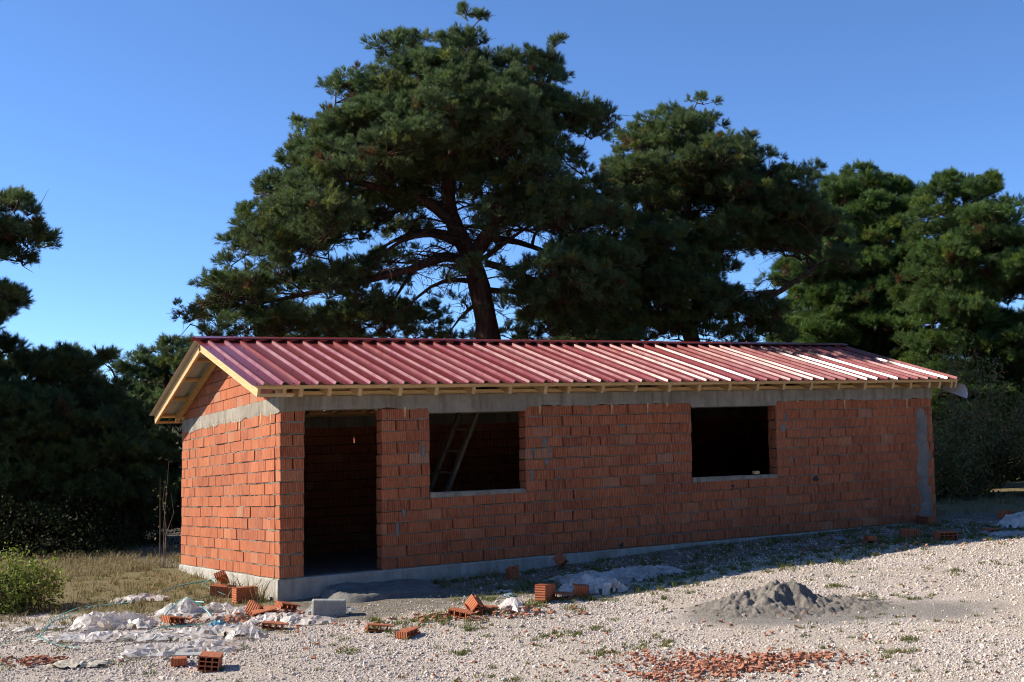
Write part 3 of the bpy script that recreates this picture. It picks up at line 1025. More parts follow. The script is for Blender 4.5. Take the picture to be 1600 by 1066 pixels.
PUFFS = []
def make_puffs():
    """a few brushes of pine shoots, one unit across; every crown is filled with copies of them"""
    for k in range(6):
        rng = np.random.default_rng(400 + k)
        ns = 15
        d_ = norm(rng.normal(size=(ns, 3)) + np.array([0, 0, .9]))
        cen = d_ * rng.uniform(.15, .62, (ns, 1)) * np.array([1.0, 1.0, .9])
        me = tuft_mesh('pine_brush', cen, d_ * .8 + np.array([0, 0, .55]), rng.uniform(.62, .95, ns), 32, rng, np.ones((ns, 3)) * rng.uniform(.8, 1.2, (ns, 1)), M['needles'], wid=.048, spread=(.12, .95))
        PUFFS.append(bpy.data.objects.new('pine_brush', me))
def crown_nodes():
    ng = bpy.data.node_groups.new('needle_crown', 'GeometryNodeTree')
    ng.interface.new_socket('Geometry', in_out='INPUT', socket_type='NodeSocketGeometry')
    ng.interface.new_socket('Geometry', in_out='OUTPUT', socket_type='NodeSocketGeometry')
    N_ = ng.nodes.new; Lk = ng.links.new
    gi = N_('NodeGroupInput'); go = N_('NodeGroupOutput'); join = N_('GeometryNodeGeometryToInstance')
    for o in PUFFS:
        oi = N_('GeometryNodeObjectInfo'); oi.inputs['Object'].default_value = o
        Lk(oi.outputs['Geometry'], join.inputs[0])
    na = N_('GeometryNodeInputNamedAttribute'); na.data_type = 'FLOAT'; na.inputs[0].default_value = 'scl'
    nr = N_('GeometryNodeInputNamedAttribute'); nr.data_type = 'FLOAT_VECTOR'; nr.inputs[0].default_value = 'rot'
    e2r = N_('FunctionNodeEulerToRotation'); Lk(nr.outputs[0], e2r.inputs[0])
    iop = N_('GeometryNodeInstanceOnPoints'); iop.inputs['Pick Instance'].default_value = True
    Lk(gi.outputs[0], iop.inputs['Points']); Lk(join.outputs[0], iop.inputs['Instance'])
    Lk(e2r.outputs[0], iop.inputs['Rotation']); Lk(na.outputs[0], iop.inputs['Scale'])
    Lk(iop.outputs[0], go.inputs[0])
    return ng
def crown_obj(pos, axis, scl, cols, parent):
    me = bpy.data.meshes.new('crown')
    n = len(pos)
    me.vertices.add(n); me.vertices.foreach_set('co', np.asarray(pos, np.float32).ravel())
    ax = norm(axis)
    th = np.arccos(np.clip(ax[:, 2], -1, 1)); ph = np.arctan2(ax[:, 1], ax[:, 0])
    rot = np.stack([np.zeros(n), th, ph], 1)
    a = me.attributes.new('scl', 'FLOAT', 'POINT'); a.data.foreach_set('value', np.asarray(scl, np.float32))
    a = me.attributes.new('rot', 'FLOAT_VECTOR', 'POINT'); a.data.foreach_set('vector', np.asarray(rot, np.float32).ravel())
    c4 = np.ones((n, 4), np.float32); c4[:, :3] = cols
    a = me.attributes.new('tint', 'FLOAT_COLOR', 'POINT'); a.data.foreach_set('color', c4.ravel())
    me.materials.append(M['needles'])
    o = tag(link(bpy.data.objects.new('crown', me), parent), kind='stuff')
    md = o.modifiers.new('needles', 'NODES'); md.node_group = CROWN
    return o

def tube_arrays(path, rad, sides):
    path = np.asarray(path, float); rad = np.asarray(rad, float)
    tan = np.gradient(path, axis=0); tan = norm(tan)
    ref = np.array([0.0, 0, 1]) if abs(tan[0, 2]) < .8 else np.array([1.0, 0, 0])
    a = norm(np.cross(tan, ref)); b = np.cross(tan, a)
    th = np.arange(sides) * 2 * np.pi / sides
    V = path[:, None] + (a[:, None] * np.cos(th)[None, :, None] + b[:, None] * np.sin(th)[None, :, None]) * rad[:, None, None]
    k = len(path); fs = []
    i = np.arange(k - 1)[:, None] * sides; j = np.arange(sides)[None]
    q = np.stack([i + j, i + (j + 1) % sides, i + sides + (j + 1) % sides, i + sides + j], -1).reshape(-1, 4)
    return V.reshape(-1, 3), q

def resample(pts, step):
    pts = np.asarray(pts, float)
    seg = np.linalg.norm(np.diff(pts, axis=0), axis=1); s = np.concatenate([[0], np.cumsum(seg)])
    n = max(2, int(s[-1] / step) + 1)
    t = np.linspace(0, s[-1], n)
    out = np.stack([np.interp(t, s, pts[:, k]) for k in range(pts.shape[1])], 1)
    for _ in range(2): out[1:-1] = .25 * out[:-2] + .5 * out[1:-1] + .25 * out[2:]
    return out

make_puffs()
CROWN = crown_nodes()

def pine(label, base, stems, outline, holes, nlobe, seed, lobe=(.5, .85), shoot=.165, puffs=25, thick=.85,
         green=(.100, .150, .052), warm=.25, keep=None, edge=1.0, group='pines round the house', hole_keep=.1, arcs=None, flat=.52, name='pine_tree'):
    """outline, holes, stems: (u, z) in metres across the tree and above datum; base: (x, y) of the trunk"""
    rng = np.random.default_rng(seed)
    bx, by = base
    def W3(u, v, z): return np.stack([bx + RTH[0] * u + FWH[0] * v, by + RTH[1] * u + FWH[1] * v, z], -1)
    poly = np.array(outline)
    lo, hi = poly.min(0), poly.max(0)
    # extents of the crown at each height
    zz = np.linspace(lo[1], hi[1], 60)
    gu = np.linspace(lo[0], hi[0], 160)
    ext = []
    for z in zz:
        m = in_poly(np.stack([gu, np.full_like(gu, z)], 1), outline)
        ext.append((gu[m].min(), gu[m].max()) if m.any() else (0, 0))
    ext = np.array(ext)
    C = []; R = []
    def try_add(u, z, v, a):
        p = W3(u, v, z)
        if keep is not None and not keep(p): return False
        if C:
            d = np.linalg.norm((np.array(C) - p) / np.array([1, 1, .8]), axis=1)
            if d.min() < .42 * a + .12: return False
        C.append(p); R.append(a); return True
    # small lobes along the outline give the ragged edge
    ring_ = np.vstack([poly, poly[:1]])
    cen2 = poly.mean(0)
    for p, q in zip(ring_[:-1], ring_[1:]):
        ln = np.linalg.norm(q - p)
        for s in np.arange(0, ln, .42 / edge):
            c = p + (q - p) * (s / ln)
            a = rng.uniform(.24, .42)
            nrm_ = np.array([q[1] - p[1], -(q[0] - p[0])]) / (ln + 1e-9)
            for sg in (1, -1):
                t = c + nrm_ * sg * a * .8
                if in_poly(t[None], outline)[0]:
                    try_add(t[0], t[1], rng.uniform(-.9, .9), a); break
    pa, pb = ring_[:-1], ring_[1:]
    def edge_dist(u, z):
        p = np.array([u, z]); ab = pb - pa
        t = np.clip(((p - pa) * ab).sum(1) / np.maximum((ab * ab).sum(1), 1e-9), 0, 1)
        return float(np.linalg.norm(pa + ab * t[:, None] - p, axis=1).min())
    tries = 0
    nout = len(C)
    while len(C) < nlobe + nout and tries < nlobe * 40:
        tries += 1
        u = rng.uniform(lo[0], hi[0]); z = rng.uniform(lo[1], hi[1])
        a = rng.uniform(*lobe)
        if any(in_poly(np.array([[u, z]]), h)[0] for h in holes) and rng.random() < .035:
            try_add(u, z, rng.uniform(-2.2, 2.2), rng.uniform(.2, .34)); continue
        chk = np.array([[u - a * .8, z], [u + a * .8, z], [u, z + a * .5], [u, z - a * .4]])
        if not in_poly(chk, outline).all(): continue
        if any(in_poly(np.array([[u, z], [u - a * .7, z], [u + a * .7, z], [u, z - a * .4], [u, z + a * .4]]), h).any() for h in holes) and rng.random() > hole_keep: continue
        e = ext[min(int((z - lo[1]) / (hi[1] - lo[1]) * 59), 59)]
        uc, hw = (e[0] + e[1]) / 2, max((e[1] - e[0]) / 2, .3)
        dv = thick * hw * math.sqrt(max(0.02, 1 - ((u - uc) / hw) ** 2))
        dv = min(dv, .35 + 1.5 * edge_dist(u, z))
        v = rng.uniform(-1, 1); v = math.copysign(abs(v) ** .7, v) * dv
        try_add(u, z, v, a)
    C = np.array(C); R = np.array(R)
    # ---- limbs: every lobe is joined to the nearest node of the growing skeleton
    nodes = []; parent = []; trunk_r = {}
    stem_paths = []
    for st, r0, r1 in stems:
        pts = resample([tuple(W3(u, v, z)) for (u, v, z) in st], .35)
        first = len(nodes)
        join = -1
        if nodes:
            dd = np.linalg.norm(np.array(nodes) - pts[0], axis=1); join = int(dd.argmin())
        for i, p in enumerate(pts):
            nodes.append(p); parent.append(join if i == 0 else len(nodes) - 2)
            trunk_r[len(nodes) - 1] = r0 + (r1 - r0) * i / (len(pts) - 1)
        stem_paths.append((first, len(nodes)))
    plen = [0.0] * len(nodes)
    z_low = lo[1]
    ax_pts = np.array(nodes)
    order_ = np.argsort([np.min(np.linalg.norm(ax_pts - c, axis=1)) for c in C])
    chains = []
    for k in order_:
        c = C[k]
        A = np.array(nodes); pl = np.array(plen)
        d = np.linalg.norm(A - c, axis=1)
        hor = np.linalg.norm((A - c)[:, :2], axis=1)
        cost = d + .28 * pl + np.maximum(0, A[:, 2] - c[2] - .35 * hor) * .8 + (A[:, 2] < base_z(bx, by) + 1.2) * 5
        j = int(cost.argmin())
        p0 = A[j]; L_ = np.linalg.norm(c - p0)
        m = max(2, int(L_ / .45))
        ids = [j]
        bend = rng.normal(0, .07, 3) * L_; bend[2] += .10 * L_
        end = c - np.array([0, 0, R[k] * .25])
        for i in range(1, m + 1):
            t = i / m
            p = p0 + (end - p0) * t + bend * math.sin(math.pi * t) + rng.normal(0, .025, 3)
            nodes.append(p); parent.append(ids[-1]); plen.append(plen[ids[-1]] + L_ / m)
            ids.append(len(nodes) - 1)
        chains.append(ids)
    nodes = np.array(nodes)
    r = np.zeros(len(nodes)); acc = np.zeros(len(nodes))
    for i in range(len(nodes) - 1, -1, -1):
        ri = max(acc[i], .014 ** 2.2)
        r[i] = ri ** (1 / 2.2)
        if parent[i] >= 0: acc[parent[i]] += ri
    r = np.minimum(r * .85, .16)
    root = empty(name, (bx, by, float(base_z(bx, by))))
    org = np.array(root.location)
    tag(root, label, 'tree', group)
    tv = []; tf = []; off = 0
    for a, b in stem_paths:
        path = nodes[a:b]; rad = np.array([trunk_r[i] for i in range(a, b)])
        rad = rad * (1 + .06 * np.sin(np.arange(len(rad)) * 1.7))
        V, q = tube_arrays(path - org, rad, 10)
        tv.append(V); tf.append(q + off); off += len(V)
    link(bpy.data.objects.new('trunk', np_mesh('trunk', np.vstack(tv), np.vstack(tf), M['bark'], True)), root)
    tv = []; tf = []; off = 0
    for ids in chains:
        rad = r[ids].copy(); rad[0] = min(rad[0], rad[1] * 1.25)
        V, q = tube_arrays(nodes[ids] - org, rad, 5)
        tv.append(V); tf.append(q + off); off += len(V)
    # ---- shoots on every lobe, thin twigs inside
    cen = []; axs = []; sz = []; col = []
    g = np.array(green)
    for c, a in zip(C, R):
        n = max(7, int(puffs * (a / .6) ** 2 * rng.uniform(.85, 1.15)))
        pd = norm(rng.normal(size=(n, 3)) + np.array([0, 0, .5]))
        pd[:, 2] = np.where(pd[:, 2] < -.3, -pd[:, 2] * .6, pd[:, 2])
        pos = c + pd * rng.uniform(.45, 1.05, (n, 1)) * np.array([a, a, a * flat])
        outw = np.concatenate([norm(c[:2] - np.array([bx, by])), [0]])
        cen.append(pos); axs.append(norm(pd * .7 + np.array([0, 0, .75]) + outw * .2 + rng.normal(0, .15, (n, 3))))
        sz.append(shoot * rng.uniform(.75, 1.3, n))
        cc = g * rng.uniform(.85, 1.15) * rng.uniform(.75, 1.25, (n, 1))
        w = (rng.random((n, 1)) < warm * .6)
        cc = np.where(w, cc * np.array([1.45, 1.15, .75]), cc)
        cc = np.where(rng.random((n, 1)) < .03, np.array([[.13, .075, .03]]), cc)
        col.append(cc)
        ntw = int(5 + 7 * a)
        for i in rng.choice(n, min(n, ntw), replace=False):
            p0 = c - np.array([0, 0, a * .25]); p1 = pos[i]
            mid = (p0 + p1) / 2 + rng.normal(0, .04, 3)
            V, q = tube_arrays(np.array([p0, p1]) - org, [.011, .005], 3)
            tv.append(V); tf.append(q + off); off += len(V)
    # thin arching branches off the bare part of the stems, each with its own twigs
    low = [i for i in trunk_r if arcs and arcs[0] < nodes[i][2] < arcs[1] and trunk_r[i] > .03]
    for _ in range(arcs[2] if arcs else 0):
        i = int(rng.choice(low)); p0 = nodes[i]
        az = rng.uniform(0, 2 * np.pi); ln_ = rng.uniform(.7, 2.1)
        hd = np.array([math.cos(az), math.sin(az), 0]); rise = rng.uniform(-.15, .35)
        pts = np.array([p0, p0 + hd * ln_ * .3 + [0, 0, rise * ln_ * .4], p0 + hd * ln_ * .65 + [0, 0, rise * ln_ * .35] + rng.normal(0, .06, 3), p0 + hd * ln_ + [0, 0, (rise - .4) * ln_ * .4] + rng.normal(0, .08, 3)])
        pts = resample(pts, .16); rr0 = rng.uniform(.014, .034)
        V, q = tube_arrays(pts - org, np.linspace(rr0, .006, len(pts)), 4); tv.append(V); tf.append(q + off); off += len(V)
        for k in range(2, len(pts)):
            for _k in range(2):
                dd = norm(rng.normal(size=3) + hd * .8 + np.array([0, 0, -.2])) * rng.uniform(.15, .5)
                V, q = tube_arrays(np.array([pts[k], pts[k] + dd * .55 + rng.normal(0, .03, 3), pts[k] + dd]) - org, [.007, .005, .003], 3); tv.append(V); tf.append(q + off); off += len(V)
        if rng.random() < .55:
            m_ = rng.integers(4, 9)
            cen.append(pts[-1] + rng.normal(0, .14, (m_, 3))); axs.append(norm(rng.normal(0, .4, (m_, 3)) + np.array([0, 0, 1.0]))); sz.append(shoot * rng.uniform(.6, 1.0, m_)); col.append(np.tile(g * .9, (m_, 1)))
    # bare dead twigs on the inner limbs
    for i in rng.choice(len(nodes), min(len(nodes), 420), replace=False):
        if i in trunk_r and trunk_r[i] > .12: continue
        p0 = nodes[i]; d = norm(rng.normal(size=3) + np.array([0, 0, -.25])) * rng.uniform(.25, .7)
        V, q = tube_arrays(np.array([p0, p0 + d * .5 + rng.normal(0, .05, 3), p0 + d]) - org, [.010, .007, .003], 3)
        tv.append(V); tf.append(q + off); off += len(V)
    link(bpy.data.objects.new('limbs', np_mesh('limbs', np.vstack(tv), np.vstack(tf), M['bark'], True)), root)
    crown_obj(np.vstack(cen) - org, np.vstack(axs), np.concatenate(sz), np.vstack(col), root)
    TREE_STATS.append((label[:30], len(C), sum(len(q) for q in sz)))
    return root
TREE_STATS = []
def base_z(x, y): return gz(x, y)

def across(points, trunk_x, depth):
    """survey sheet of a crown: pairs measured on the photograph, turned into metres (across, height) at the tree's distance"""
    s = depth / 1902.2
    return [((px - trunk_x) * s, 1.557 + depth * .0905 + (533 - py) * .996 * s - (px - 800) * s * .011) for px, py in points]
def stem(points, trunk_x, depth, vs=None):
    pts = across(points, trunk_x, depth)
    return [(u, (vs[i] if vs else 0.0), z) for i, (u, z) in enumerate(pts)]
def at_depth(px, depth):
    s = depth / 1902.2
    p = np.array([CAM.x, CAM.y]) + FWH * depth * math.cos(PITCH) + RTH * (px - 800) * s
    return (float(p[0]), float(p[1]))
def clear_of_roof(p): return not (p[1] < 6.3 and p[2] < 4.6 and -1 < p[0] < 13.2)

d = 26.0; tx = 752
pine('huge old pine with spreading crown behind the door end of the house', at_depth(tx, d),
     [(stem([(775, 765), (770, 640), (765, 530), (752, 455), (738, 396), (708, 350), (697, 300), (712, 215), (728, 120), (742, 40)], tx, d, [0, 0, 0, 0, 0, .1, .2, .2, .1, 0]), .36, .05),
      (stem([(740, 398), (760, 372), (775, 352), (805, 290), (845, 190), (872, 95)], tx, d, [0, -.1, -.3, -.7, -.9, -.6]), .17, .04),
      (stem([(715, 352), (680, 315), (620, 300), (545, 290), (480, 230)], tx, d, [.1, -.1, -.5, -.7, -.5]), .13, .03),
      (stem([(745, 425), (712, 398), (672, 425), (630, 440), (560, 455), (470, 470), (390, 480)], tx, d, [0, -.6, -1.1, -1.3, -1.2, -.8, -.3]), .10, .03),
      (stem([(738, 410), (700, 385), (655, 395), (615, 440), (598, 470)], tx, d, [0, .3, .8, 1.2, 1.4]), .08, .025),
      (stem([(762, 410), (800, 425), (850, 455), (920, 470)], tx, d, [0, -.5, -1.0, -1.5]), .08, .025),
      (stem([(768, 372), (815, 370), (860, 385), (930, 400)], tx, d, [-.2, .3, .8, 1.2]), .08, .025),
      (stem([(722, 368), (672, 345), (622, 352), (565, 385)], tx, d, [.1, .5, .9, 1.2]), .07, .02),
      (stem([(735, 392), (700, 372), (652, 372), (612, 402), (580, 440)], tx, d, [0, -.5, -.9, -1.2, -1.3]), .075, .02),
      (stem([(745, 440), (705, 432), (668, 455), (640, 490)], tx, d, [0, -.3, -.7, -.9]), .06, .02),
      (stem([(750, 470), (715, 490), (700, 515)], tx, d, [0, .4, .6]), .05, .015),
      (stem([(760, 400), (795, 378), (840, 352)], tx, d, [0, -.4, -.7]), .06, .02),
      (stem([(758, 452), (795, 452), (850, 440), (900, 445)], tx, d, [0, .5, 1.0, 1.4]), .07, .02),
      (stem([(700, 312), (650, 300), (600, 318), (560, 350)], tx, d, [.2, .6, .9, 1.0]), .07, .02)],
     across([(318, 540), (284, 502), (325, 470), (332, 428), (352, 415), (360, 340), (402, 326), (424, 262), (455, 250), (472, 186), (520, 176), (529, 126), (588, 108), (598, 58), (642, 46), (692, 62), (722, 20), (745, 6), (770, 20), (772, 72), (832, 90), (868, 60), (890, 58), (893, 112), (880, 152), (912, 150), (968, 186), (962, 214), (905, 238), (945, 282), (985, 330), (1000, 420), (985, 545)], tx, d),
     [across([(585, 450), (600, 375), (640, 330), (690, 312), (765, 330), (815, 350), (830, 375), (822, 425), (795, 450), (785, 500), (700, 500), (680, 460)], tx, d), across([(470, 478), (500, 455), (535, 462), (505, 488)], tx, d), across([(890, 228), (935, 225), (925, 250), (895, 248)], tx, d)],
     262, 11, keep=clear_of_roof, hole_keep=.0, arcs=(4.2, 7.4, 75))
d = 29.0; tx = 1080
pine('tall broad pine behind the middle of the roof', at_depth(tx, d),
     [(stem([(1095, 760), (1090, 600), (1085, 535), (1066, 490), (1062, 440), (1075, 340), (1085, 250), (1092, 165)], tx, d), .30, .05),
      (stem([(1068, 480), (1100, 478), (1140, 490), (1200, 470), (1270, 420)], tx, d, [0, -.3, -.6, -.8, -.6]), .15, .03),
      (stem([(1064, 430), (1010, 380), (970, 330)], tx, d, [0, -.4, -.5]), .13, .03)],
     across([(900, 545), (905, 420), (935, 330), (950, 240), (984, 180), (1012, 176), (1048, 166), (1090, 150), (1116, 160), (1120, 192), (1184, 212), (1194, 236), (1240, 256), (1284, 258), (1262, 296), (1310, 335), (1355, 392), (1345, 440), (1275, 425), (1205, 398), (1165, 400), (1150, 440), (1190, 470), (1240, 500), (1260, 545)], tx, d),
     [across([(980, 360), (1060, 300), (1120, 330), (1060, 370)], tx, d)], 185, 23, keep=clear_of_roof, hole_keep=.3, arcs=(4.0, 7.0, 30))
d = 36.0; tx = 1385
pine('bright green pine behind the far end of the roof', at_depth(tx, d),
     [(stem([(1400, 790), (1392, 640), (1385, 540), (1383, 470), (1375, 380), (1370, 280)], tx, d), .27, .05),
      (stem([(1385, 500), (1420, 450), (1470, 420)], tx, d, [0, -.4, -.8]), .12, .03)],
     across([(1195, 640), (1208, 520), (1225, 470), (1205, 420), (1240, 395), (1288, 385), (1282, 310), (1300, 268), (1345, 254), (1405, 262), (1445, 292), (1452, 380), (1470, 480), (1460, 660)], tx, d),
     [], 150, 37, green=(.094, .162, .039), shoot=.20, keep=clear_of_roof, flat=.42, lobe=(.55, .95), arcs=(4.0, 8.5, 30))
d = 33.0; tx = 1530
pine('rounded pine at the right edge beyond the bushes', at_depth(tx, d),
     [(stem([(1540, 790), (1530, 560), (1525, 420), (1515, 270)], tx, d), .27, .05)],
     across([(1395, 680), (1400, 480), (1430, 330), (1462, 282), (1500, 256), (1522, 262), (1560, 278), (1586, 320), (1580, 345), (1640, 352), (1700, 420), (1720, 690)], tx, d),
     [across([(1540, 345), (1620, 300), (1620, 350)], tx, d)], 150, 41, green=(.090, .155, .039), shoot=.20, flat=.42, lobe=(.55, .95))
d = 25.0; tx = -70
pine('tall dark pine at the left edge of the yard', at_depth(tx, d),
     [(stem([(-20, 900), (0, 800), (-30, 640), (-60, 480), (-80, 300)], tx, d), .26, .06)],
     across([(-230, 610), (-240, 330), (-150, 240), (-20, 300), (5, 292), (30, 292), (62, 322), (60, 350), (72, 376), (40, 385), (15, 415), (-25, 425), (5, 445), (52, 448), (30, 480), (0, 505), (-20, 540)], tx, d),
     [], 70, 53, hole_keep=.2, shoot=.18)
d = 26.5; tx = 70
pine('low spreading pine left of the house, in deep shade', at_depth(tx, d),
     [(stem([(48, 905), (20, 800), (-10, 730), (20, 640), (60, 570)], tx, d), .22, .05),
      (stem([(-8, 740), (60, 690), (120, 650), (190, 600)], tx, d, [0, -.4, -.5, -.2]), .13, .03)],
     across([(-140, 890), (-140, 520), (-30, 508), (20, 530), (48, 532), (70, 555), (110, 540), (135, 560), (150, 556), (166, 526), (172, 570), (190, 610), (230, 650), (262, 720), (258, 800), (225, 880)], tx, d),
     [], 150, 61, green=(.085, .130, .044), shoot=.20)
d = 35.0; tx = 262
pine('pine rising just behind the gable end', at_depth(tx, d),
     [(stem([(270, 900), (265, 700), (258, 540)], tx, d), .22, .05)],
     across([(120, 880), (150, 700), (180, 620), (195, 575), (222, 548), (250, 530), (292, 528), (330, 552), (400, 540), (430, 600), (430, 880)], tx, d),
     [], 95, 67, green=(.094, .144, .050), shoot=.22)
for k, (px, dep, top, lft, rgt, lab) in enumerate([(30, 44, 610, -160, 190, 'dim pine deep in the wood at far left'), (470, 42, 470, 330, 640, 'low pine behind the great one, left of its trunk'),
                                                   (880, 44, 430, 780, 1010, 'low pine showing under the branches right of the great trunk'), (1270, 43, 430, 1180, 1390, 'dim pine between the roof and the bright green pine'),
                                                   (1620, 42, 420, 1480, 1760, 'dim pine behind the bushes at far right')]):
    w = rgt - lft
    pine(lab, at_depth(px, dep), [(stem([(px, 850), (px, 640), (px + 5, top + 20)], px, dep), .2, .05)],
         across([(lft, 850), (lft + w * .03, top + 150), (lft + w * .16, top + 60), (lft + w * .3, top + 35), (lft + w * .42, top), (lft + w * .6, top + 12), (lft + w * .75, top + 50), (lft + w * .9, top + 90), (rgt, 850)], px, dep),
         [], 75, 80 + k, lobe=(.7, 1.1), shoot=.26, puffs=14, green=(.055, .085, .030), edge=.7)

# ------------------------------------------------------------------ undergrowth, bushes, grass
def leaf_arrays(cen, size, cols, rng, up_bias=.3):
    """small folded leaves: two triangles each"""
    N = len(cen)
    d = norm(rng.normal(size=(N, 3)) + np.array([0, 0, up_bias * .3])); s = norm(np.cross(d, rng.normal(size=(N, 3))))
    n = np.cross(d, s)
    sz = size[:, None]
    a = cen; b = cen + d * sz * .5 + s * sz * .28 + n * sz * .06; c = cen + d * sz; e = cen + d * sz * .5 - s * sz * .28 + n * sz * .06
    V = np.stack([a, b, c, e], 1).reshape(-1, 3)
    Fq = np.arange(len(V)).reshape(-1, 4)
    C4 = np.ones((N, 4, 4)); C4[..., :3] = cols[:, None]
    return V, Fq, C4.reshape(-1, 4)

def bush(name, label, loc, size, nleaf, nstem, seed, palette, leaf=.045, cat='bush', group=None, upright=.5, rad=1.0):
    rng = np.random.default_rng(seed)
    x, y = loc
    z = gh(x, y) if -7 < x < 14 and -10 < y < 7 else float(gz(x, y))
    root = empty(name, (x, y, z - .03)); tag(root, label, cat, group)
    sx_, sy_, sz_ = size
    tv = []; tf = []; off = 0; tips = []
    for i in range(nstem):
        a = rng.uniform(0, 2 * np.pi); rr = math.sqrt(rng.random())
        end = np.array([math.cos(a) * sx_ * rr, math.sin(a) * sy_ * rr, sz_ * rng.uniform(.35, 1.12) * (1 - .45 * rr ** 2)])
        st = np.array([end[0] * .35 * upright, end[1] * .35 * upright, 0])
        pts = np.array([st, st * .5 + end * .4 + rng.normal(0, .05, 3) + np.array([0, 0, .05]), end * .75 + st * .25 + rng.normal(0, .04, 3), end])
        V, q = tube_arrays(pts, np.array([.012, .009, .006, .003]) * (.6 + sz_ * .35) * rad, 4)
        tv.append(V); tf.append(q + off); off += len(V); tips.append(pts)
    link(bpy.data.objects.new('stems', np_mesh('stems', np.vstack(tv), np.vstack(tf), M['twig'], True)), root)
    T_ = np.array(tips)
    k = rng.integers(0, len(T_), nleaf); t = 3.0 * rng.random(nleaf) ** (.45 if sz_ < 1.5 else .8); i0 = np.minimum(t.astype(int), 2); f = (t - i0)[:, None]
    cen = T_[k, i0] * (1 - f) + T_[k, i0 + 1] * f + rng.normal(0, 1, (nleaf, 3)) * np.array([.10, .10, .08]) * (.5 + .3 * sz_)
    cen[:, 2] = np.maximum(cen[:, 2], .03)
    pal = np.array(palette); cols = pal[rng.integers(0, len(pal), nleaf)] * rng.uniform(.7, 1.25, (nleaf, 1))
    V, q, c4 = leaf_arrays(cen, leaf * rng.uniform(.6, 1.3, nleaf), cols, rng)
    link(bpy.data.objects.new('leaves', np_mesh('leaves', V, q, M['leaves'], False, {'col': ('FLOAT_COLOR', c4)})), root)
    return root
GREENS = [(.22, .28, .04), (.15, .22, .035), (.27, .31, .06), (.18, .24, .04), (.24, .19, .10)]
bush('leafy_shrub', 'sunlit yellow green shrub at the left edge of the yard', (-2.85, 1.75), (.62, .55, .72), 5200, 60, 5, GREENS, .05, upright=1.6)
DARKS = [(.12, .15, .045), (.15, .17, .05), (.19, .20, .065), (.22, .17, .07), (.25, .13, .07)]
bush('rosehip_bush', 'tall bush with green and rusty leaves beyond the far corner', (18.2, 5.0), (1.9, 1.5, 3.3), 15000, 70, 6, DARKS, .085)
bush('rosehip_bush', 'wide tangled bush at the right edge, yellowish leaves', (21.5, 4.4), (2.2, 1.6, 3.4), 16000, 70, 8, DARKS + [(.17, .15, .05)], .085)
bush('rosehip_bush', 'low rusty bush in front of the tall one, by the far corner', (16.4, 3.9), (1.2, .9, 1.7), 6500, 40, 10, DARKS, .075)
bush('rosehip_bush', 'bush with pale leaves lowest at the right edge', (19.3, 3.3), (1.5, 1.0, 2.0), 8000, 40, 11, DARKS + [(.28, .24, .1)], .075)
bush('dark_bush', 'low dark bush against the far corner, under the pale flashing', (15.6, 6.4), (1.3, 1.0, 2.4), 8000, 45, 9, [(.06, .085, .025), (.08, .10, .03)], .08)
# thin dry sapling beside the rear corner of the gable wall
bush('dry_sapling', 'thin dry sapling standing beside the rear gable corner', (-.15, 5.6), (.20, .16, 2.1), 34, 4, 13, [(.16, .15, .05), (.2, .15, .08)], .06, cat='sapling', upright=1.2, rad=.55)

def undergrowth():
    rng = np.random.default_rng(99)
    n = 60000
    t = rng.random(n)
    # a belt of scrub along the edge of the wood, behind everything
    x = -26 + 80 * t; depth = rng.uniform(0, 5, n)
    y = np.interp(x, [-26, -8, -2, 3, 12, 20, 30, 54], [17, 14.5, 15, 19, 14.5, 11.5, 9.5, 8]) + depth
    hmax = 2.6 + 1.0 * np.array([mn.noise((v * .35, 1, 0)) for v in x])
    z = gz(x, y) + rng.random(n) ** .8 * hmax
    cols = np.array([(.035, .055, .018), (.045, .06, .02), (.05, .05, .02), (.03, .045, .015)])[rng.integers(0, 4, n)] * rng.uniform(.6, 1.2, (n, 1))
    # a lower belt of weeds in front of it, at the edge of the yard on the left
    n2 = 16000
    x2 = rng.uniform(-10, 1.5, n2); y2 = 9.4 + rng.uniform(0, 3.2, n2) + .9 * np.sin(x2 * 1.3)
    z2 = gz(x2, y2) + rng.random(n2) ** 1.6 * np.maximum(.15, 1.0 + 1.5 * np.array([mn.noise((v * 1.1, w * .9, 0)) for v, w in zip(x2, y2)]))
    x = np.concatenate([x, x2]); y = np.concatenate([y, y2]); z = np.concatenate([z, z2]); n += n2
    cols = np.vstack([cols, np.array([(.028, .038, .012), (.040, .038, .018), (.024, .032, .011)])[rng.integers(0, 3, n2)] * rng.uniform(.6, 1.2, (n2, 1))])
    V, q, c4 = leaf_arrays(np.stack([x, y, z], 1), np.concatenate([rng.uniform(.16, .34, n - n2), rng.uniform(.03, .085, n2)]), cols, rng)
    tag(link(bpy.data.objects.new('undergrowth', np_mesh('undergrowth', V, q, M['leaves'], False, {'col': ('FLOAT_COLOR', c4)}))), 'dark scrub along the edge of the pine wood', 'undergrowth', kind='stuff')
undergrowth()

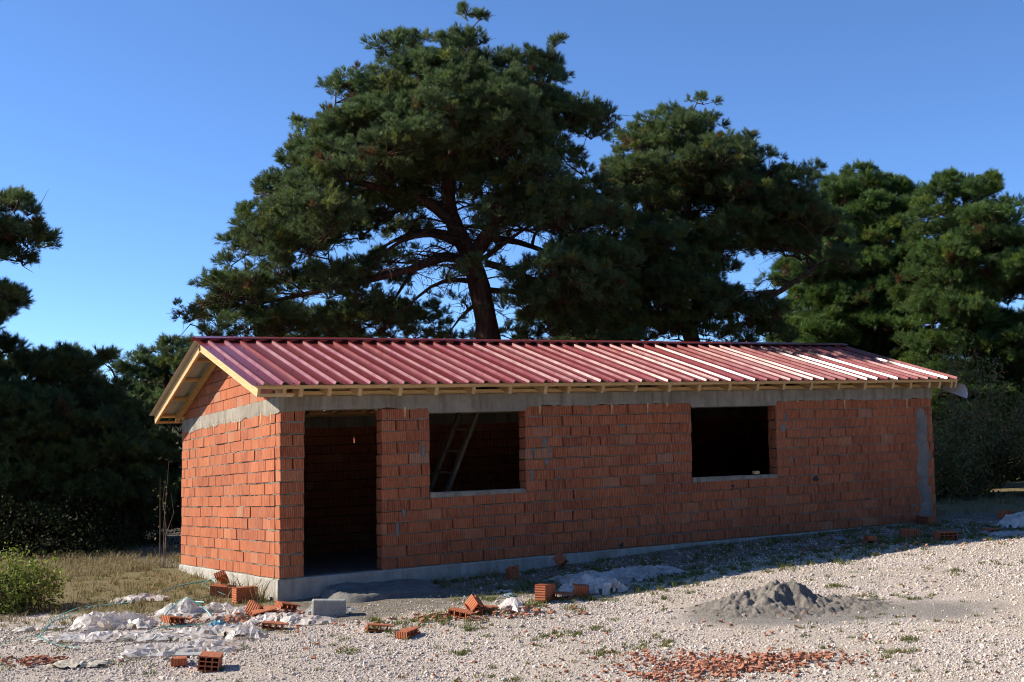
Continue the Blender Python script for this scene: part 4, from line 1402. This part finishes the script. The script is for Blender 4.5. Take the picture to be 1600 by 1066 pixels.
def blades(name, label, tufts, seed, palette, cat='grass'):
    """tufts: (x, y, radius, blades, height)"""
    rng = np.random.default_rng(seed)
    Vs = []; Cs = []
    pal = np.array(palette)
    for x, y, rad, n, h in tufts:
        a = rng.uniform(0, 2 * np.pi, n); rr = rad * np.sqrt(rng.random(n))
        bx_ = x + np.cos(a) * rr; by_ = y + np.sin(a) * rr
        bz = np.full(n, gh(x, y) - .008)
        hh = h * rng.uniform(.4, 1.15, n)
        lean = rng.normal(0, .5, (n, 2)) * hh[:, None]
        w = rng.uniform(.0025, .005, n) * (1 + h * 2)
        sa = rng.uniform(0, np.pi, n); sd = np.stack([np.cos(sa) * w, np.sin(sa) * w, np.zeros(n)], 1)
        b = np.stack([bx_, by_, bz], 1); m = b + np.concatenate([lean * .35, (hh * .6)[:, None]], 1); t = b + np.concatenate([lean, hh[:, None] * .95], 1)
        Vs.append(np.stack([b - sd, b + sd, m + sd * .7, m + sd * .7, b - sd, m - sd * .7, m - sd * .7, m + sd * .7, t], 1).reshape(-1, 3))
        c = np.ones((n, 9, 4)); c[..., :3] = (pal[rng.integers(0, len(pal), n)] * rng.uniform(.7, 1.2, (n, 1)))[:, None]
        Cs.append(c.reshape(-1, 4))
    V = np.vstack(Vs)
    me = np_mesh(name, V, np.arange(len(V)).reshape(-1, 3), M['leaves'], False, {'col': ('FLOAT_COLOR', np.vstack(Cs))})
    tag(link(bpy.data.objects.new(name, me)), label, cat, kind='stuff')
rng = np.random.default_rng(5)
tf_ = []
for i in range(420):                                      # along the edge of the house's shadow
    x = rng.uniform(.2, 11.5); y = -2.35 + .06 * (x - 4) + rng.normal(0, .32)
    tf_.append((x, y, rng.uniform(.03, .12), int(rng.uniform(12, 46)), rng.uniform(.03, .09)))
for i in range(380):                                      # in the shade by the wall
    x = rng.uniform(1.6, 11.8); y = -rng.uniform(.12, 1.9)
    tf_.append((x, y, rng.uniform(.03, .14), int(rng.uniform(10, 40)), rng.uniform(.03, .10)))
for i in range(520):                                      # scattered on the gravel
    x = rng.uniform(-2.5, 8); y = rng.uniform(-8.5, -2.4)
    tf_.append((x, y, rng.uniform(.02, .08), int(rng.uniform(8, 30)), rng.uniform(.02, .055)))
for x, y, r_ in [(1.47, -4.12, .16), (1.75, -4.15, .12), (1.46, -5.1, .12), (2.0, -5.15, .22), (2.2, -5.0, .2), (5.52, -3.99, .12), (3.93, -6.54, .12), (.44, -4.16, .12), (5.6, -5.0, .25), (.2, -5.6, .18), (-.9, -5.2, .15), (3.4, -6.9, .15), (-.4, -3.4, .12), (1.0, -3.3, .1), (2.05, -4.0, .14), (5.3, -4.6, .16), (7.2, -4.2, .3), (8.2, -4.0, .25)]:
    for k in range(7):
        tf_.append((x + rng.normal(0, r_ * .6), y + rng.normal(0, r_ * .5), .05, 26, .05))
for i in range(420):                                      # greener clumps in the yard corner on the left
    x = rng.uniform(-4.2, -.1); y = rng.uniform(-2.8, 5.2)
    tf_.append((x, y, rng.uniform(.03, .12), int(rng.uniform(8, 26)), rng.uniform(.03, .08)))
tf_ = [t for t in tf_ if not (t[0] < 2.0 and -1.1 < t[1] < 0 and t[0] > .1)]
blades('grass', 'short green grass tufts in the gravel and by the wall', tf_, 31, [(.13, .16, .03), (.10, .13, .025), (.17, .18, .045), (.20, .18, .07)])
tf_ = []
for i in range(900):
    x = rng.uniform(-5.5, -.05); y = rng.uniform(-1.4, 8.5)
    if rng.random() > np.clip((y + .9) / 1.6, .12, 1): continue
    tf_.append((x, y, rng.uniform(.04, .14), int(rng.uniform(10, 30)), rng.uniform(.05, .16)))
for i in range(26):                                       # dry stalks against the plinth
    tf_.append((-.12 - abs(rng.normal(0, .14)), rng.uniform(.05, 1.1), .05, 7, rng.uniform(.12, .42)))
for i in range(260): tf_.append((rng.uniform(-2.5, 2.0), rng.uniform(5.3, 9.8), .14, 20, rng.uniform(.08, .22)))
for i in range(200):                                      # behind the far corner
    tf_.append((rng.uniform(12.2, 20), rng.uniform(.5, 5.5), .12, 22, rng.uniform(.06, .2)))
for i in range(20): tf_.append((rng.uniform(2.0, 3.2), -rng.uniform(.05, .3), .05, 10, rng.uniform(.06, .16)))
blades('dry_grass', 'dry yellowish grass on the earth beside the gable wall', tf_, 33, [(.30, .24, .13), (.24, .19, .10), (.20, .18, .07), (.36, .29, .17)])

# ------------------------------------------------------------------ gravel: stones scattered by geometry nodes
def gn_scatter(name, pts, scl, rot, mat, label, sub=2, flat=.7):
    me = bpy.data.meshes.new(name)
    me.vertices.add(len(pts)); me.vertices.foreach_set('co', np.asarray(pts, np.float32).ravel())
    a = me.attributes.new('scl', 'FLOAT', 'POINT'); a.data.foreach_set('value', np.asarray(scl, np.float32))
    a = me.attributes.new('rot', 'FLOAT_VECTOR', 'POINT'); a.data.foreach_set('vector', np.asarray(rot, np.float32).ravel())
    o = link(bpy.data.objects.new(name, me))
    ng = bpy.data.node_groups.new(name + '_nodes', 'GeometryNodeTree')
    ng.interface.new_socket('Geometry', in_out='INPUT', socket_type='NodeSocketGeometry')
    ng.interface.new_socket('Geometry', in_out='OUTPUT', socket_type='NodeSocketGeometry')
    N_ = ng.nodes.new; Lk = ng.links.new
    gi = N_('NodeGroupInput'); go = N_('NodeGroupOutput')
    join = N_('GeometryNodeGeometryToInstance')
    for k in range(4):
        ico = N_('GeometryNodeMeshIcoSphere'); ico.inputs['Radius'].default_value = 1.0; ico.inputs['Subdivisions'].default_value = sub
        nz_ = N_('ShaderNodeTexNoise'); nz_.noise_dimensions = '4D'; nz_.inputs['W'].default_value = 3.7 * k + 1; nz_.inputs['Scale'].default_value = 1.1; nz_.inputs['Detail'].default_value = 1.5
        sub_ = N_('ShaderNodeVectorMath'); sub_.operation = 'SUBTRACT'; sub_.inputs[1].default_value = (.5, .5, .5)
        mul = N_('ShaderNodeVectorMath'); mul.operation = 'MULTIPLY'; mul.inputs[1].default_value = (1.5, 1.5, 1.5)
        sp = N_('GeometryNodeSetPosition'); tr = N_('GeometryNodeTransform'); tr.inputs['Scale'].default_value = (1.0, .8 - .06 * k, flat - .05 * k)
        Lk(nz_.outputs['Color'], sub_.inputs[0]); Lk(sub_.outputs[0], mul.inputs[0]); Lk(mul.outputs[0], sp.inputs['Offset'])
        Lk(ico.outputs[0], sp.inputs[0]); Lk(sp.outputs[0], tr.inputs[0]); Lk(tr.outputs[0], join.inputs[0])
    na = N_('GeometryNodeInputNamedAttribute'); na.data_type = 'FLOAT'; na.inputs[0].default_value = 'scl'
    nr = N_('GeometryNodeInputNamedAttribute'); nr.data_type = 'FLOAT_VECTOR'; nr.inputs[0].default_value = 'rot'
    e2r = N_('FunctionNodeEulerToRotation'); Lk(nr.outputs[0], e2r.inputs[0])
    iop = N_('GeometryNodeInstanceOnPoints'); iop.inputs['Pick Instance'].default_value = True
    Lk(gi.outputs[0], iop.inputs['Points']); Lk(join.outputs[0], iop.inputs['Instance'])
    Lk(e2r.outputs[0], iop.inputs['Rotation']); Lk(na.outputs[0], iop.inputs['Scale'])
    sm = N_('GeometryNodeSetMaterial'); sm.inputs['Material'].default_value = mat
    Lk(iop.outputs[0], sm.inputs[0]); Lk(sm.outputs[0], go.inputs[0])
    md = o.modifiers.new('scatter', 'NODES'); md.node_group = ng
    me.materials.append(mat)
    return tag(o, label, 'gravel', kind='stuff')

def mat_stone():
    m, nt, P, out = new_mat('gravel_stone')
    g = NT(nt)
    oi = g.n('ShaderNodeObjectInfo')
    c = g.ramp(oi.outputs['Random'], [(0, (.40, .325, .255)), (.12, (.58, .48, .39)), (.36, (.67, .575, .48)), (.55, (.74, .66, .575)), (.72, (.62, .50, .40)), (.86, (.50, .455, .41)), (1, (.34, .315, .285))])
    n = g.noise(60, 3, .6, g.pos())
    cc = g.mix(g.math('MULTIPLY', n.outputs[0], .35), c.outputs[0], (.42, .36, .31))
    g.l(cc, P.inputs['Base Color']); P.inputs['Roughness'].default_value = .9; P.inputs['Specular IOR Level'].default_value = .2
    return m
M['stone'] = mat_stone()
rng = np.random.default_rng(17)
n = 420000
x = rng.uniform(-5.5, 15.5, n); y = rng.uniform(-9.6, .0, n)
# soil, sand and the house thin the stones out
ig = np.clip(np.searchsorted(gx, x) - 1, 0, len(gx) - 2); jg = np.clip(np.searchsorted(gy, y) - 1, 0, len(gy) - 2)
def samp(A): return A.reshape(len(gx), len(gy))[ig, jg]
p = 1 - .93 * np.clip(samp(soil) * 1.3, 0, 1)
p *= 1 - .95 * np.clip(samp(sand) * 1.6, 0, 1)
p *= 1 - .86 * samp(strip)  # fewer pale stones, so the shaded strip stays dark
p *= 1 - .58 * samp(bare)
dd = np.stack([x - CAM.x, y - CAM.y], 1); dep = dd @ FWH; lat = dd @ RTH
ok = (rng.random(n) < p) & (np.abs(lat) < dep * .47 + .6) & (dep > 6.2)
ok &= ~((x > -.05) & (x < 2.2) & (y > -1.0))
x, y = x[ok], y[ok]
Zr = Zg.reshape(len(gx), len(gy)); ig, jg = ig[ok], jg[ok]
fa = (x - gx[ig]) / (gx[ig + 1] - gx[ig]); fb = (y - gy[jg]) / (gy[jg + 1] - gy[jg])
zz_ = (Zr[ig, jg] * (1 - fa) + Zr[ig + 1, jg] * fa) * (1 - fb) + (Zr[ig, jg + 1] * (1 - fa) + Zr[ig + 1, jg + 1] * fa) * fb
s_ = np.clip(rng.lognormal(math.log(.0064), .50, len(x)), .003, .030)
gn_scatter('gravel', np.stack([x, y, zz_ + s_ * .25], 1), s_, rng.uniform(0, 6.28, (len(x), 3)) * np.array([.12, .12, 1]), M['stone'], 'pale pinkish gravel covering the yard')

# ------------------------------------------------------------------ unseen wood added behind the camera to cut blue sky light
def woodland():
    rng = np.random.default_rng(123)
    n = 26000
    a = rng.uniform(RAD(150), RAD(395), n)               # round the near side of the yard, away from the sun
    r = rng.uniform(27, 37, n)
    x = 3 + np.cos(a) * r * 1.15; y = -6 + np.sin(a) * r
    top = 12 + 3 * np.array([mn.noise((v * 4.0, 2, 0)) for v in a])
    z = gz(x, np.maximum(y, -6)) + rng.random(n) ** .85 * top
    keep_ = (y < -14)
    x, y, z = x[keep_], y[keep_], z[keep_]; n = len(x)
    cols = np.array([(.05, .08, .028), (.06, .085, .03), (.045, .07, .025)])[rng.integers(0, 3, n)] * rng.uniform(.7, 1.2, (n, 1))
    V, q, c4 = leaf_arrays(np.stack([x, y, z], 1), rng.uniform(.7, 1.3, n), cols, rng)
    tag(link(bpy.data.objects.new('woodland', np_mesh('woodland', V, q, M['leaves'], False, {'col': ('FLOAT_COLOR', c4)}))), 'unseen pine wood added behind the viewpoint to cut the sky light', 'woodland', kind='stuff')
woodland()

# ------------------------------------------------------------------ sand heap, mortar heap
def heap_fn(x, y):
    dx, dy = x - 4.35, y + 4.45
    a = dx * RTH[0] + dy * RTH[1]; b = dx * FWH[0] + dy * FWH[1]
    h = .22 * math.exp(-((a + .15) / .32) ** 2 - (b / .30) ** 2) + .05 * math.exp(-((a - .12) / .15) ** 2 - ((b + .1) / .2) ** 2) + .07 * math.exp(-((a - .5) / .5) ** 2 - ((b - .02) / .33) ** 2) + .10 * math.exp(-((a + .62) / .4) ** 2 - ((b + .08) / .36) ** 2) + .05 * math.exp(-(a / 1.3) ** 2 - ((b + .3) / .5) ** 2)
    nn = mn.noise((x * 3.2, y * 3.2, 4)) * .5 + mn.noise((x * 8, y * 8, 1)) * .32 + mn.noise((x * 19, y * 19, 6)) * .22
    h = h * (1 + 1.05 * nn) + .05 * max(0, mn.noise((x * 11, y * 11, 9)) - .15) * min(1, h * 12) + (.014 * mn.noise((x * 30, y * 30, 2)) + .008 * mn.noise((x * 65, y * 65, 2)) + .018 * max(0, mn.noise((x * 22, y * 22, 12)) - .25)) * min(1, h * 14)
    return (x, y, gh(x, y) + h - .035)
M['sand'] = mat_concrete('damp_building_sand', (.215, .19, .16), (.30, .268, .228), (.165, .145, .12), .4, 1.0, 4)
o = lump('sand_heap', M['sand'], heap_fn, 190, 170, 2.95, 5.85, -5.7, -3.15)
tag(o, 'heap of grey building sand spilled on the gravel', 'sand heap')

def mheap_fn(x, y):
    dx, dy = x - .16, y + .98
    h = .10 * math.exp(-(dx / .40) ** 2 - ((dy + .12) / .17) ** 2)
    h *= 1 + 1.3 * (mn.noise((x * 6, y * 6, 3)) * .6 + mn.noise((x * 15, y * 15, 3)) * .5)
    return (x, y, gh(x, y) + h - .03)
M['dry_mortar'] = mat_concrete('dried_mortar', (.33, .32, .295), (.46, .45, .42), (.25, .24, .22), .3, 1.0, 3)
o = lump('mortar_heap', M['dry_mortar'], mheap_fn, 80, 50, -.75, 1.05, -1.55, -.65, None, False)
tag(o, 'crumbly heap of dried grey mortar at the corner of the apron', 'mortar heap')

# ------------------------------------------------------------------ loose bricks
def hollow_mesh(lx, ly, lz, nx, nz, t=.012, cut=None):
    """hollow block, its channels running along y"""
    mb = MB()
    xs_ = np.linspace(-lx / 2 + t / 2, lx / 2 - t / 2, nx + 1); zs_ = np.linspace(t / 2, lz - t / 2, nz + 1)
    rr = random.Random(int(lx * 1000 + nx))
    for i, x in enumerate(xs_):
        if cut and i in cut: continue
        mb.box(x - t / 2, x + t / 2, -ly / 2, ly / 2 - (rr.uniform(0, .05) if cut else 0), 0, lz)
    for i in range(nx):
        for j, z in enumerate(zs_):
            if cut and (i in cut) and j > 0: continue
            mb.box(xs_[i] + t / 2, xs_[i + 1] - t / 2, -ly / 2 + .0004, ly / 2 - .0004 - (rr.uniform(0, .06) if cut else 0), z - t / 2 + .0004, z + t / 2 - .0004)
    return mb.mesh('hollow_brick', M['loose'])
HB_ = [hollow_mesh(.29, .19, .135, 4, 3), hollow_mesh(.19, .29, .135, 3, 3), hollow_mesh(.17, .19, .135, 3, 3, cut=(0, 3)), hollow_mesh(.29, .15, .07, 4, 1, cut=(4,))]
def put_brick(k, x, y, rot, label, dz=0.0, group='loose bricks lying in the yard'):
    o = link(bpy.data.objects.new('hollow_brick', HB_[k]))
    o.rotation_euler = rot
    R = o.rotation_euler.to_matrix()
    low = min((R @ v.co).z for v in HB_[k].vertices)
    o.location = (x, y, gh(x, y) - low - .006 + dz)
    tag(o, label, 'brick', group)
    return o
R_ = RAD
put_brick(1, -.42, 1.02, (R_(6), R_(-4), R_(58)), 'lower brick of the two stacked against the gable plinth')
put_brick(3, -.40, 1.10, (R_(-24), R_(30), R_(60)), 'broken brick tipped on top of another by the gable plinth', .125)
put_brick(0, -.34, .40, (R_(90), R_(0), R_(8)), 'brick standing on end by the gable corner, channels upward', 0)
put_brick(1, -1.80, -3.45, (0, R_(6), R_(-22)), 'brick in the near gravel with its square holes facing the viewer')
put_brick(3, -1.98, -3.02, (0, R_(4), R_(75)), 'orange brick stub by the end of the pale film')
put_brick(2, 3.0, -.55, (R_(86), 0, R_(-12)), 'brick standing on edge in the shade below the wall, nearer the door')
put_brick(2, 3.86, -.30, (R_(40), R_(25), R_(30)), 'tilted brick half leaning on the plinth')
put_brick(0, 2.42, -2.30, (R_(90), R_(3), R_(35)), 'grey dusted brick at the edge of the shadow, left of three')
put_brick(3, 2.68, -2.38, (R_(3), R_(3), R_(-30)), 'brick at the shadow edge, middle of three')
put_brick(2, 2.9, -2.42, (R_(5), R_(-8), R_(60)), 'brick stub against the shaded heap of film')
put_brick(3, .24, -2.66, (0, R_(5), R_(-20)), 'small broken brick in the sun, left of a similar one')
put_brick(3, .37, -3.08, (0, R_(-4), R_(35)), 'broken brick with two channels showing, alone on the gravel')
put_brick(2, 1.36, -2.55, (R_(35), R_(20), R_(15)), 'cracked brick propped on others in the sunlit brick pile')
put_brick(3, 1.22, -2.66, (R_(4), R_(8), R_(-55)), 'brick lying under the propped one in the sunlit brick pile')
put_brick(3, 1.55, -2.58, (R_(8), 0, R_(20)), 'brick at the end of the sunlit brick pile, beside the white bag')
put_brick(0, 9.56, -2.02, (R_(4), 0, R_(-15)), 'sunlit brick lying on the shadow line toward the far corner')
put_brick(1, 9.45, -1.45, (0, 0, R_(50)), 'brick in the shade behind the one on the shadow line')
put_brick(0, 11.15, -.22, (R_(0), 0, R_(90)), 'brick at the foot of the cement patch, holes showing')
put_brick(3, 10.8, -1.82, (R_(5), 0, R_(10)), 'flat broken brick near the far strap')
put_brick(3, 8.47, -1.55, (R_(5), R_(6), R_(70)), 'dim brick lying in the grass of the long shadow')
put_brick(0, 12.9, -.4, (R_(0), R_(3), R_(25)), 'brick beyond the far corner, in full shade')
put_brick(2, -.62, -.86, (R_(25), R_(10), R_(40)), 'dark red broken brick amid the film, near the corner')
put_brick(3, -.48, -.98, (R_(18), R_(-12), R_(-15)), 'flat broken brick leaning on the dark red one amid the film')
put_brick(3, -1.50, -.88, (R_(5), R_(10), R_(25)), 'brick lying in the middle of the straps')
put_brick(3, -.62, -1.78, (R_(3), R_(5), R_(-28)), 'pale topped brick below the film by the grey block')
put_brick(3, -.14, -.74, (R_(10), R_(12), R_(15)), 'brick lying between the corner and the grey block')

# brick shards
def shard(mb, x, y, z, r, rnd, tone):
    n = rnd.choice((4, 4, 5)); t = rnd.uniform(.008, .018)
    a0 = rnd.uniform(0, 6.28)
    ring = [(math.cos(a0 + i * 2 * math.pi / n + rnd.uniform(-.3, .3)) * r * rnd.uniform(.6, 1.2), math.sin(a0 + i * 2 * math.pi / n) * r * rnd.uniform(.4, .9)) for i in range(n)]
    R = Matrix.Rotation(rnd.gauss(0, .28), 3, 'X') @ Matrix.Rotation(rnd.gauss(0, .28), 3, 'Y')
    vs = [Vector((x, y, z + .006)) + R @ Vector((p, q, h)) for h in (0, t) for p, q in ring]
    fs = [tuple(range(n))[::-1], tuple(range(n, 2 * n))] + [(i, (i + 1) % n, n + (i + 1) % n, n + i) for i in range(n)]
    mb.add(vs, fs, tone)
M['shard'] = mat_simple('dusty_brick_shards', (.34, .115, .06), .9, .15, 22, (.46, .235, .155), .3, .004)
def rubble(name, label, blobs, seed):
    rnd = random.Random(seed); mb = MB()
    for x, y, sx_, sy_, n, r in blobs:
        for i in range(n):
            px = x + rnd.gauss(0, 1) * sx_ * RTH[0] + rnd.gauss(0, 1) * sy_ * FWH[0]; a = rnd.gauss(0, 1) * sx_; b = rnd.gauss(0, 1) * sy_
            px, py = x + a * RTH[0] + b * FWH[0], y + a * RTH[1] + b * FWH[1]
            k = math.exp(-(a / sx_) ** 2 * .5 - (b / sy_) ** 2 * .5)
            shard(mb, px, py, gh(px, py) + rnd.random() * .05 * k, r * rnd.uniform(.35, 1.15), rnd, rnd.random())
    tag(mb.build(name, M['shard']), label, 'rubble', kind='stuff')
rubble('brick_rubble', 'broken red brick shards spread on the near gravel', [(2.05, -6.35, .40, .22, 260, .038), (1.35, -6.3, .28, .26, 110, .033), (2.5, -6.6, .35, .18, 90, .033), (1.75, -5.75, .4, .2, 80, .028), (1.9, -6.1, .8, .4, 120, .024)], 61)
rubble('brick_rubble', 'small red brick chips scattered across the yard', [(1.3, -2.7, .5, .12, 80, .045), (-3.1, -2.3, .22, .1, 60, .045), (-.6, -1.0, .5, .3, 130, .05), (.5, -3.0, 1.6, .6, 60, .03), (3.2, -4.9, 1.5, 1.0, 60, .028), (8.5, -2.2, 1.8, .3, 60, .045), (1.9, -2.7, .3, .1, 30, .05), (1.0, -6.0, 1.4, .9, 60, .025)], 67)

# concrete block
mb = MB(); mb.box(-.19, .19, -.11, .11, 0, .21)
o = mb.build('concrete_block', M['dry_mortar'], None, None, False, .014)
o.location = (.12, -1.42, gh(.12, -1.42) - .02); o.rotation_euler = (R_(-3), R_(2), R_(-18))
tag(o, 'grey mortar crusted block lying in front of the apron', 'block')

# ------------------------------------------------------------------ plastic film, sacks, straps
M['film'] = mat_film('white_plastic_film', (.90, .85, .79), .15)
M['film2'] = mat_film('clear_plastic_film', (.80, .77, .74), .38)
M['sack'] = mat_simple('dirty_sackcloth', (.38, .33, .25), .9, .1, 14, (.50, .45, .37), .5, .01)
M['blue'] = mat_film('blue_plastic', (.12, .36, .50), .1)
def film(name, label, x, y, ln, wd, ht, ang, seed, mat, cat='plastic film', peaks=None, group='plastic film littering the yard'):
    """crumpled sheet lying on the ground: folds run across it, edges touch down"""
    rs = random.Random(seed)
    ht *= .78; ln *= 1.2; wd *= 1.2
    cell = .034
    nx, ny = max(8, int(ln / cell)), max(6, int(wd / cell))
    ca, sa = math.cos(ang), math.sin(ang)
    z00 = gh(x, y)
    vs = []; fs = []
    for i in range(nx):
        for j in range(ny):
            u = i / (nx - 1) * 2 - 1; v = j / (ny - 1) * 2 - 1
            a = u * ln / 2 * (1 + .18 * mn.noise((v * 2.2, seed, 7)) + .10 * mn.noise((v * 7, seed, 2)))
            b = v * wd / 2 * (1 + .5 * mn.noise((u * 2.6, seed * 1.7, 1.1)) + .25 * mn.noise((u * 7, seed, 4))) + .2 * wd * mn.noise((u * 1.6, seed, 9))
            a += rs.uniform(-.4, .4) * cell; b += rs.uniform(-.4, .4) * cell
            e = max(0.0, 1 - max(abs(u), abs(v)) ** 3)
            fold = 1 - abs(mn.noise((a * 3.0 + seed, b * 8.5, seed))) * 2.6            # long creases
            h = e * ht * (.18 + .62 * max(0, fold) + .35 * rs.random() * rs.random() + .35 * max(0, mn.noise((u * 1.9, v * 1.3, seed))))
            for (pu, pv, ph, ps) in (peaks or []):
                h += ph * max(0, 1 - math.hypot(a - pu, b - pv) / (ps * 1.6)) * rs.uniform(.8, 1.1)
            wx, wy = x + a * ca - b * sa, y + a * sa + b * ca
            vs.append((wx - x, wy - y, gh(wx, wy) + .012 + max(h, 0) + rs.uniform(0, .012) - z00))
    for i in range(nx - 1):
        for j in range(ny - 1):
            k = i * ny + j
            if ((i in (0, nx - 2) or j in (0, ny - 2)) and mn.noise((i * .7, j * .7, seed)) > .1): continue
            q = (k, k + ny, k + ny + 1, k + 1)
            if rs.random() < .5: fs += [(q[0], q[1], q[2]), (q[0], q[2], q[3])]
            else: fs += [(q[0], q[1], q[3]), (q[1], q[2], q[3])]
    o = link(bpy.data.objects.new(name, np_mesh(name, vs, fs, mat, False)))
    o.location = (x, y, z00)
    tag(o, label, cat, group)
    return o
RA = math.atan2(RTH[1], RTH[0])                            # direction of the house-front view, left to right
film('plastic_film', 'small crumpled film lying farthest back toward the trees', -1.42, 1.25, .62, .28, .10, RA + .2, 3, M['film'])
film('plastic_film', 'roll of film humped like a bag at the left of the litter', -2.12, -.62, .75, .34, .20, RA + .75, 5, M['film2'], peaks=[(-.22, 0, .09, .16)])
film('plastic_film', 'small upright scrap of film beside the humped roll', -1.92, -.85, .28, .2, .12, RA, 7, M['film'])
film('plastic_film', 'long flat ribbon of film stretched across the litter', -2.12, -1.50, 1.55, .34, .08, RA + .05, 9, M['film'])
film('plastic_film', 'film raised to a sharp peak in front of the stacked bricks', -1.22, -.22, .55, .34, .08, RA + .15, 11, M['film'], peaks=[(.03, .02, .17, .08), (-.16, 0, .08, .1)])
film('plastic_film', 'rumpled film between the peak and the standing brick', -.88, -.22, .5, .26, .12, RA + .2, 13, M['film2'])
film('plastic_film', 'pinkish film leading to the gable corner', -.72, -.66, .75, .26, .10, RA + .42, 15, M['film'])
film('plastic_film', 'widest sheet of film, nearest the viewer, over a grey board', -1.78, -2.35, .98, .40, .10, RA + .22, 17, M['film2'])
film('plastic_film', 'pale folded film left of the grey block', -.42, -1.36, .68, .30, .12, RA - .1, 19, M['film'])
film('plastic_film', 'bright white scrap in front of the grey block', -.14, -1.72, .34, .22, .09, RA, 21, M['film'])
film('plastic_film', 'clear crumpled bag in the middle of the litter', -1.03, -2.02, .34, .28, .16, RA, 23, M['film2'])
film('plastic_film', 'whitish film between the ribbon and the red shards', -1.28, -1.55, .85, .26, .10, RA + .25, 25, M['film'])
film('plastic_film', 'dirty little film at the far left by the straps', -2.85, -.30, .45, .22, .05, RA + .1, 27, M['film'])
film('plastic_film', 'torn blue and white wrapping among the brick pieces', -1.08, -1.32, .34, .22, .10, RA, 29, M['blue'])
film('plastic_film', 'bulky white film at the edge of the long shadow', 3.22, -2.22, .68, .40, .22, RA + .1, 31, M['film'])
film('plastic_film', 'long grey looking film lying in the shade by the wall', 4.05, -1.60, 1.45, .62, .16, RA + .38, 33, M['film2'])
film('plastic_film', 'small round white bag on the sunlit brick pile', 1.88, -2.58, .26, .24, .13, RA, 35, M['film'], peaks=[(0, 0, .06, .08)])
film('plastic_film', 'white film heap at the right edge of the yard', 11.95, -1.55, .7, .5, .26, RA, 37, M['film'], peaks=[(.1, 0, .12, .2)])
film('plastic_film', 'thin clear film spread in the sun at the right edge', 11.0, -2.2, 1.0, .45, .03, RA, 39, M['film2'])
film('plastic_film', 'tiny blue wrapper in the long shadow', 8.4, -1.05, .14, .10, .06, RA, 41, M['blue'])
film('plastic_film', 'small white paper in the shade before the plinth', 2.35, -1.55, .2, .12, .02, RA, 43, M['film'])
film('plastic_film', 'blue scrap in the shade near the white paper', 2.25, -1.85, .14, .12, .04, RA, 45, M['blue'])
film('empty_sack', 'flattened dirty sack on the near gravel at left', -2.82, -2.60, .46, .2, .07, RA + .1, 47, M['sack'], cat='sack', group=None)
film('empty_sack', 'tan paper sack crumpled among blue scraps in the litter', -1.02, -1.78, .4, .22, .08, RA + .2, 49, M['sack'], cat='sack', group=None)
mb = MB(); mb.box(-.28, .28, -.11, .11, 0, .012)
o = mb.build('grey_board', M['zinc'], None, None, False, .002)
o.location = (-1.62, -2.62, gh(-1.62, -2.62) + .012); o.rotation_euler = (R_(4), R_(3), RA + .25)
tag(o, 'thin grey board half under the nearest film', 'board')

M['strap'] = mat_simple('teal_strapping', (.09, .30, .27), .35, .5, 20, (.13, .38, .34))
def strap(label, pts, seed, w=.017):
    P_ = resample([(x, y, gh(x, y) + z) for x, y, z in pts], .05)
    rs = np.random.default_rng(seed)
    n = len(P_); tan = norm(np.gradient(P_, axis=0))
    tw = np.cumsum(rs.normal(0, .22, n)); tw = np.convolve(np.pad(tw, 3, 'edge'), np.ones(7) / 7, 'valid')
    side0 = norm(np.cross(tan, np.array([0, 0, 1.0]))); up0 = np.cross(side0, tan)
    sd = side0 * np.cos(tw)[:, None] + up0 * np.sin(tw)[:, None]; nn = np.cross(sd, tan)
    org = P_[0].copy()
    V = np.stack([P_ - sd * w / 2 + nn * .0008, P_ + sd * w / 2 + nn * .0008, P_ + sd * w / 2 - nn * .0008, P_ - sd * w / 2 - nn * .0008], 1).reshape(-1, 3)
    i = np.arange(n - 1)[:, None] * 4; j = np.arange(4)[None]
    q = np.stack([i + j, i + (j + 1) % 4, i + 4 + (j + 1) % 4, i + 4 + j], -1).reshape(-1, 4)
    V[:, 2] = np.maximum(V[:, 2], np.array([gh(a, b) for a, b, c in V]) + .004)
    o = link(bpy.data.objects.new('packing_strap', np_mesh('packing_strap', V - org, q, M['strap'], True)))
    o.location = tuple(org)
    tag(o, label, 'strap', 'green packing straps')
strap('long teal strap running from the left edge to the stacked bricks', [(-3.5, -.85, .02), (-3.29, -.64, .02), (-2.69, -.07, .08), (-2.3, .4, .12), (-2.12, .76, .06), (-1.61, 1.03, .03), (-1.1, 1.55, .05), (-.75, 1.80, .10), (-.36, 1.75, .14)], 1)
strap('teal strap curling through the near side of the litter', [(-3.6, -1.45, .02), (-3.36, -1.27, .03), (-2.98, -1.01, .05), (-2.88, -1.56, .03), (-2.6, -1.97, .02), (-2.28, -1.80, .04), (-1.77, -1.37, .08), (-1.32, -1.42, .08), (-.95, -1.0, .1)], 2)
strap('short teal strap crossing the dirty little film', [(-2.95, -1.01, .02), (-2.75, -.5, .10), (-2.52, -.07, .09), (-2.12, .76, .05)], 3)
strap('teal strap looped beside the stacked bricks', [(-.45, .78, .05), (-.62, 1.35, .14), (-.36, 1.55, .2), (-.55, .95, .04), (-.85, .62, .05), (-1.15, .30, .08), (-.95, -.05, .1)], 4)
strap('teal strap arching over the peaked film', [(-1.62, -.75, .02), (-1.45, -.40, .10), (-1.22, -.28, .22), (-1.05, -.50, .10), (-1.02, -.75, .02)], 5)
strap('teal strap on the shadow line toward the far corner', [(9.7, -1.95, .02), (10.1, -2.0, .03), (10.5, -1.95, .05), (11.2, -1.7, .03), (12.4, -1.0, .02)], 6)
strap('short teal strap end standing up by the far strap', [(9.75, -2.35, .01), (10.0, -2.25, .02), (10.1, -2.0, .06), (10.15, -1.9, .15)], 7)
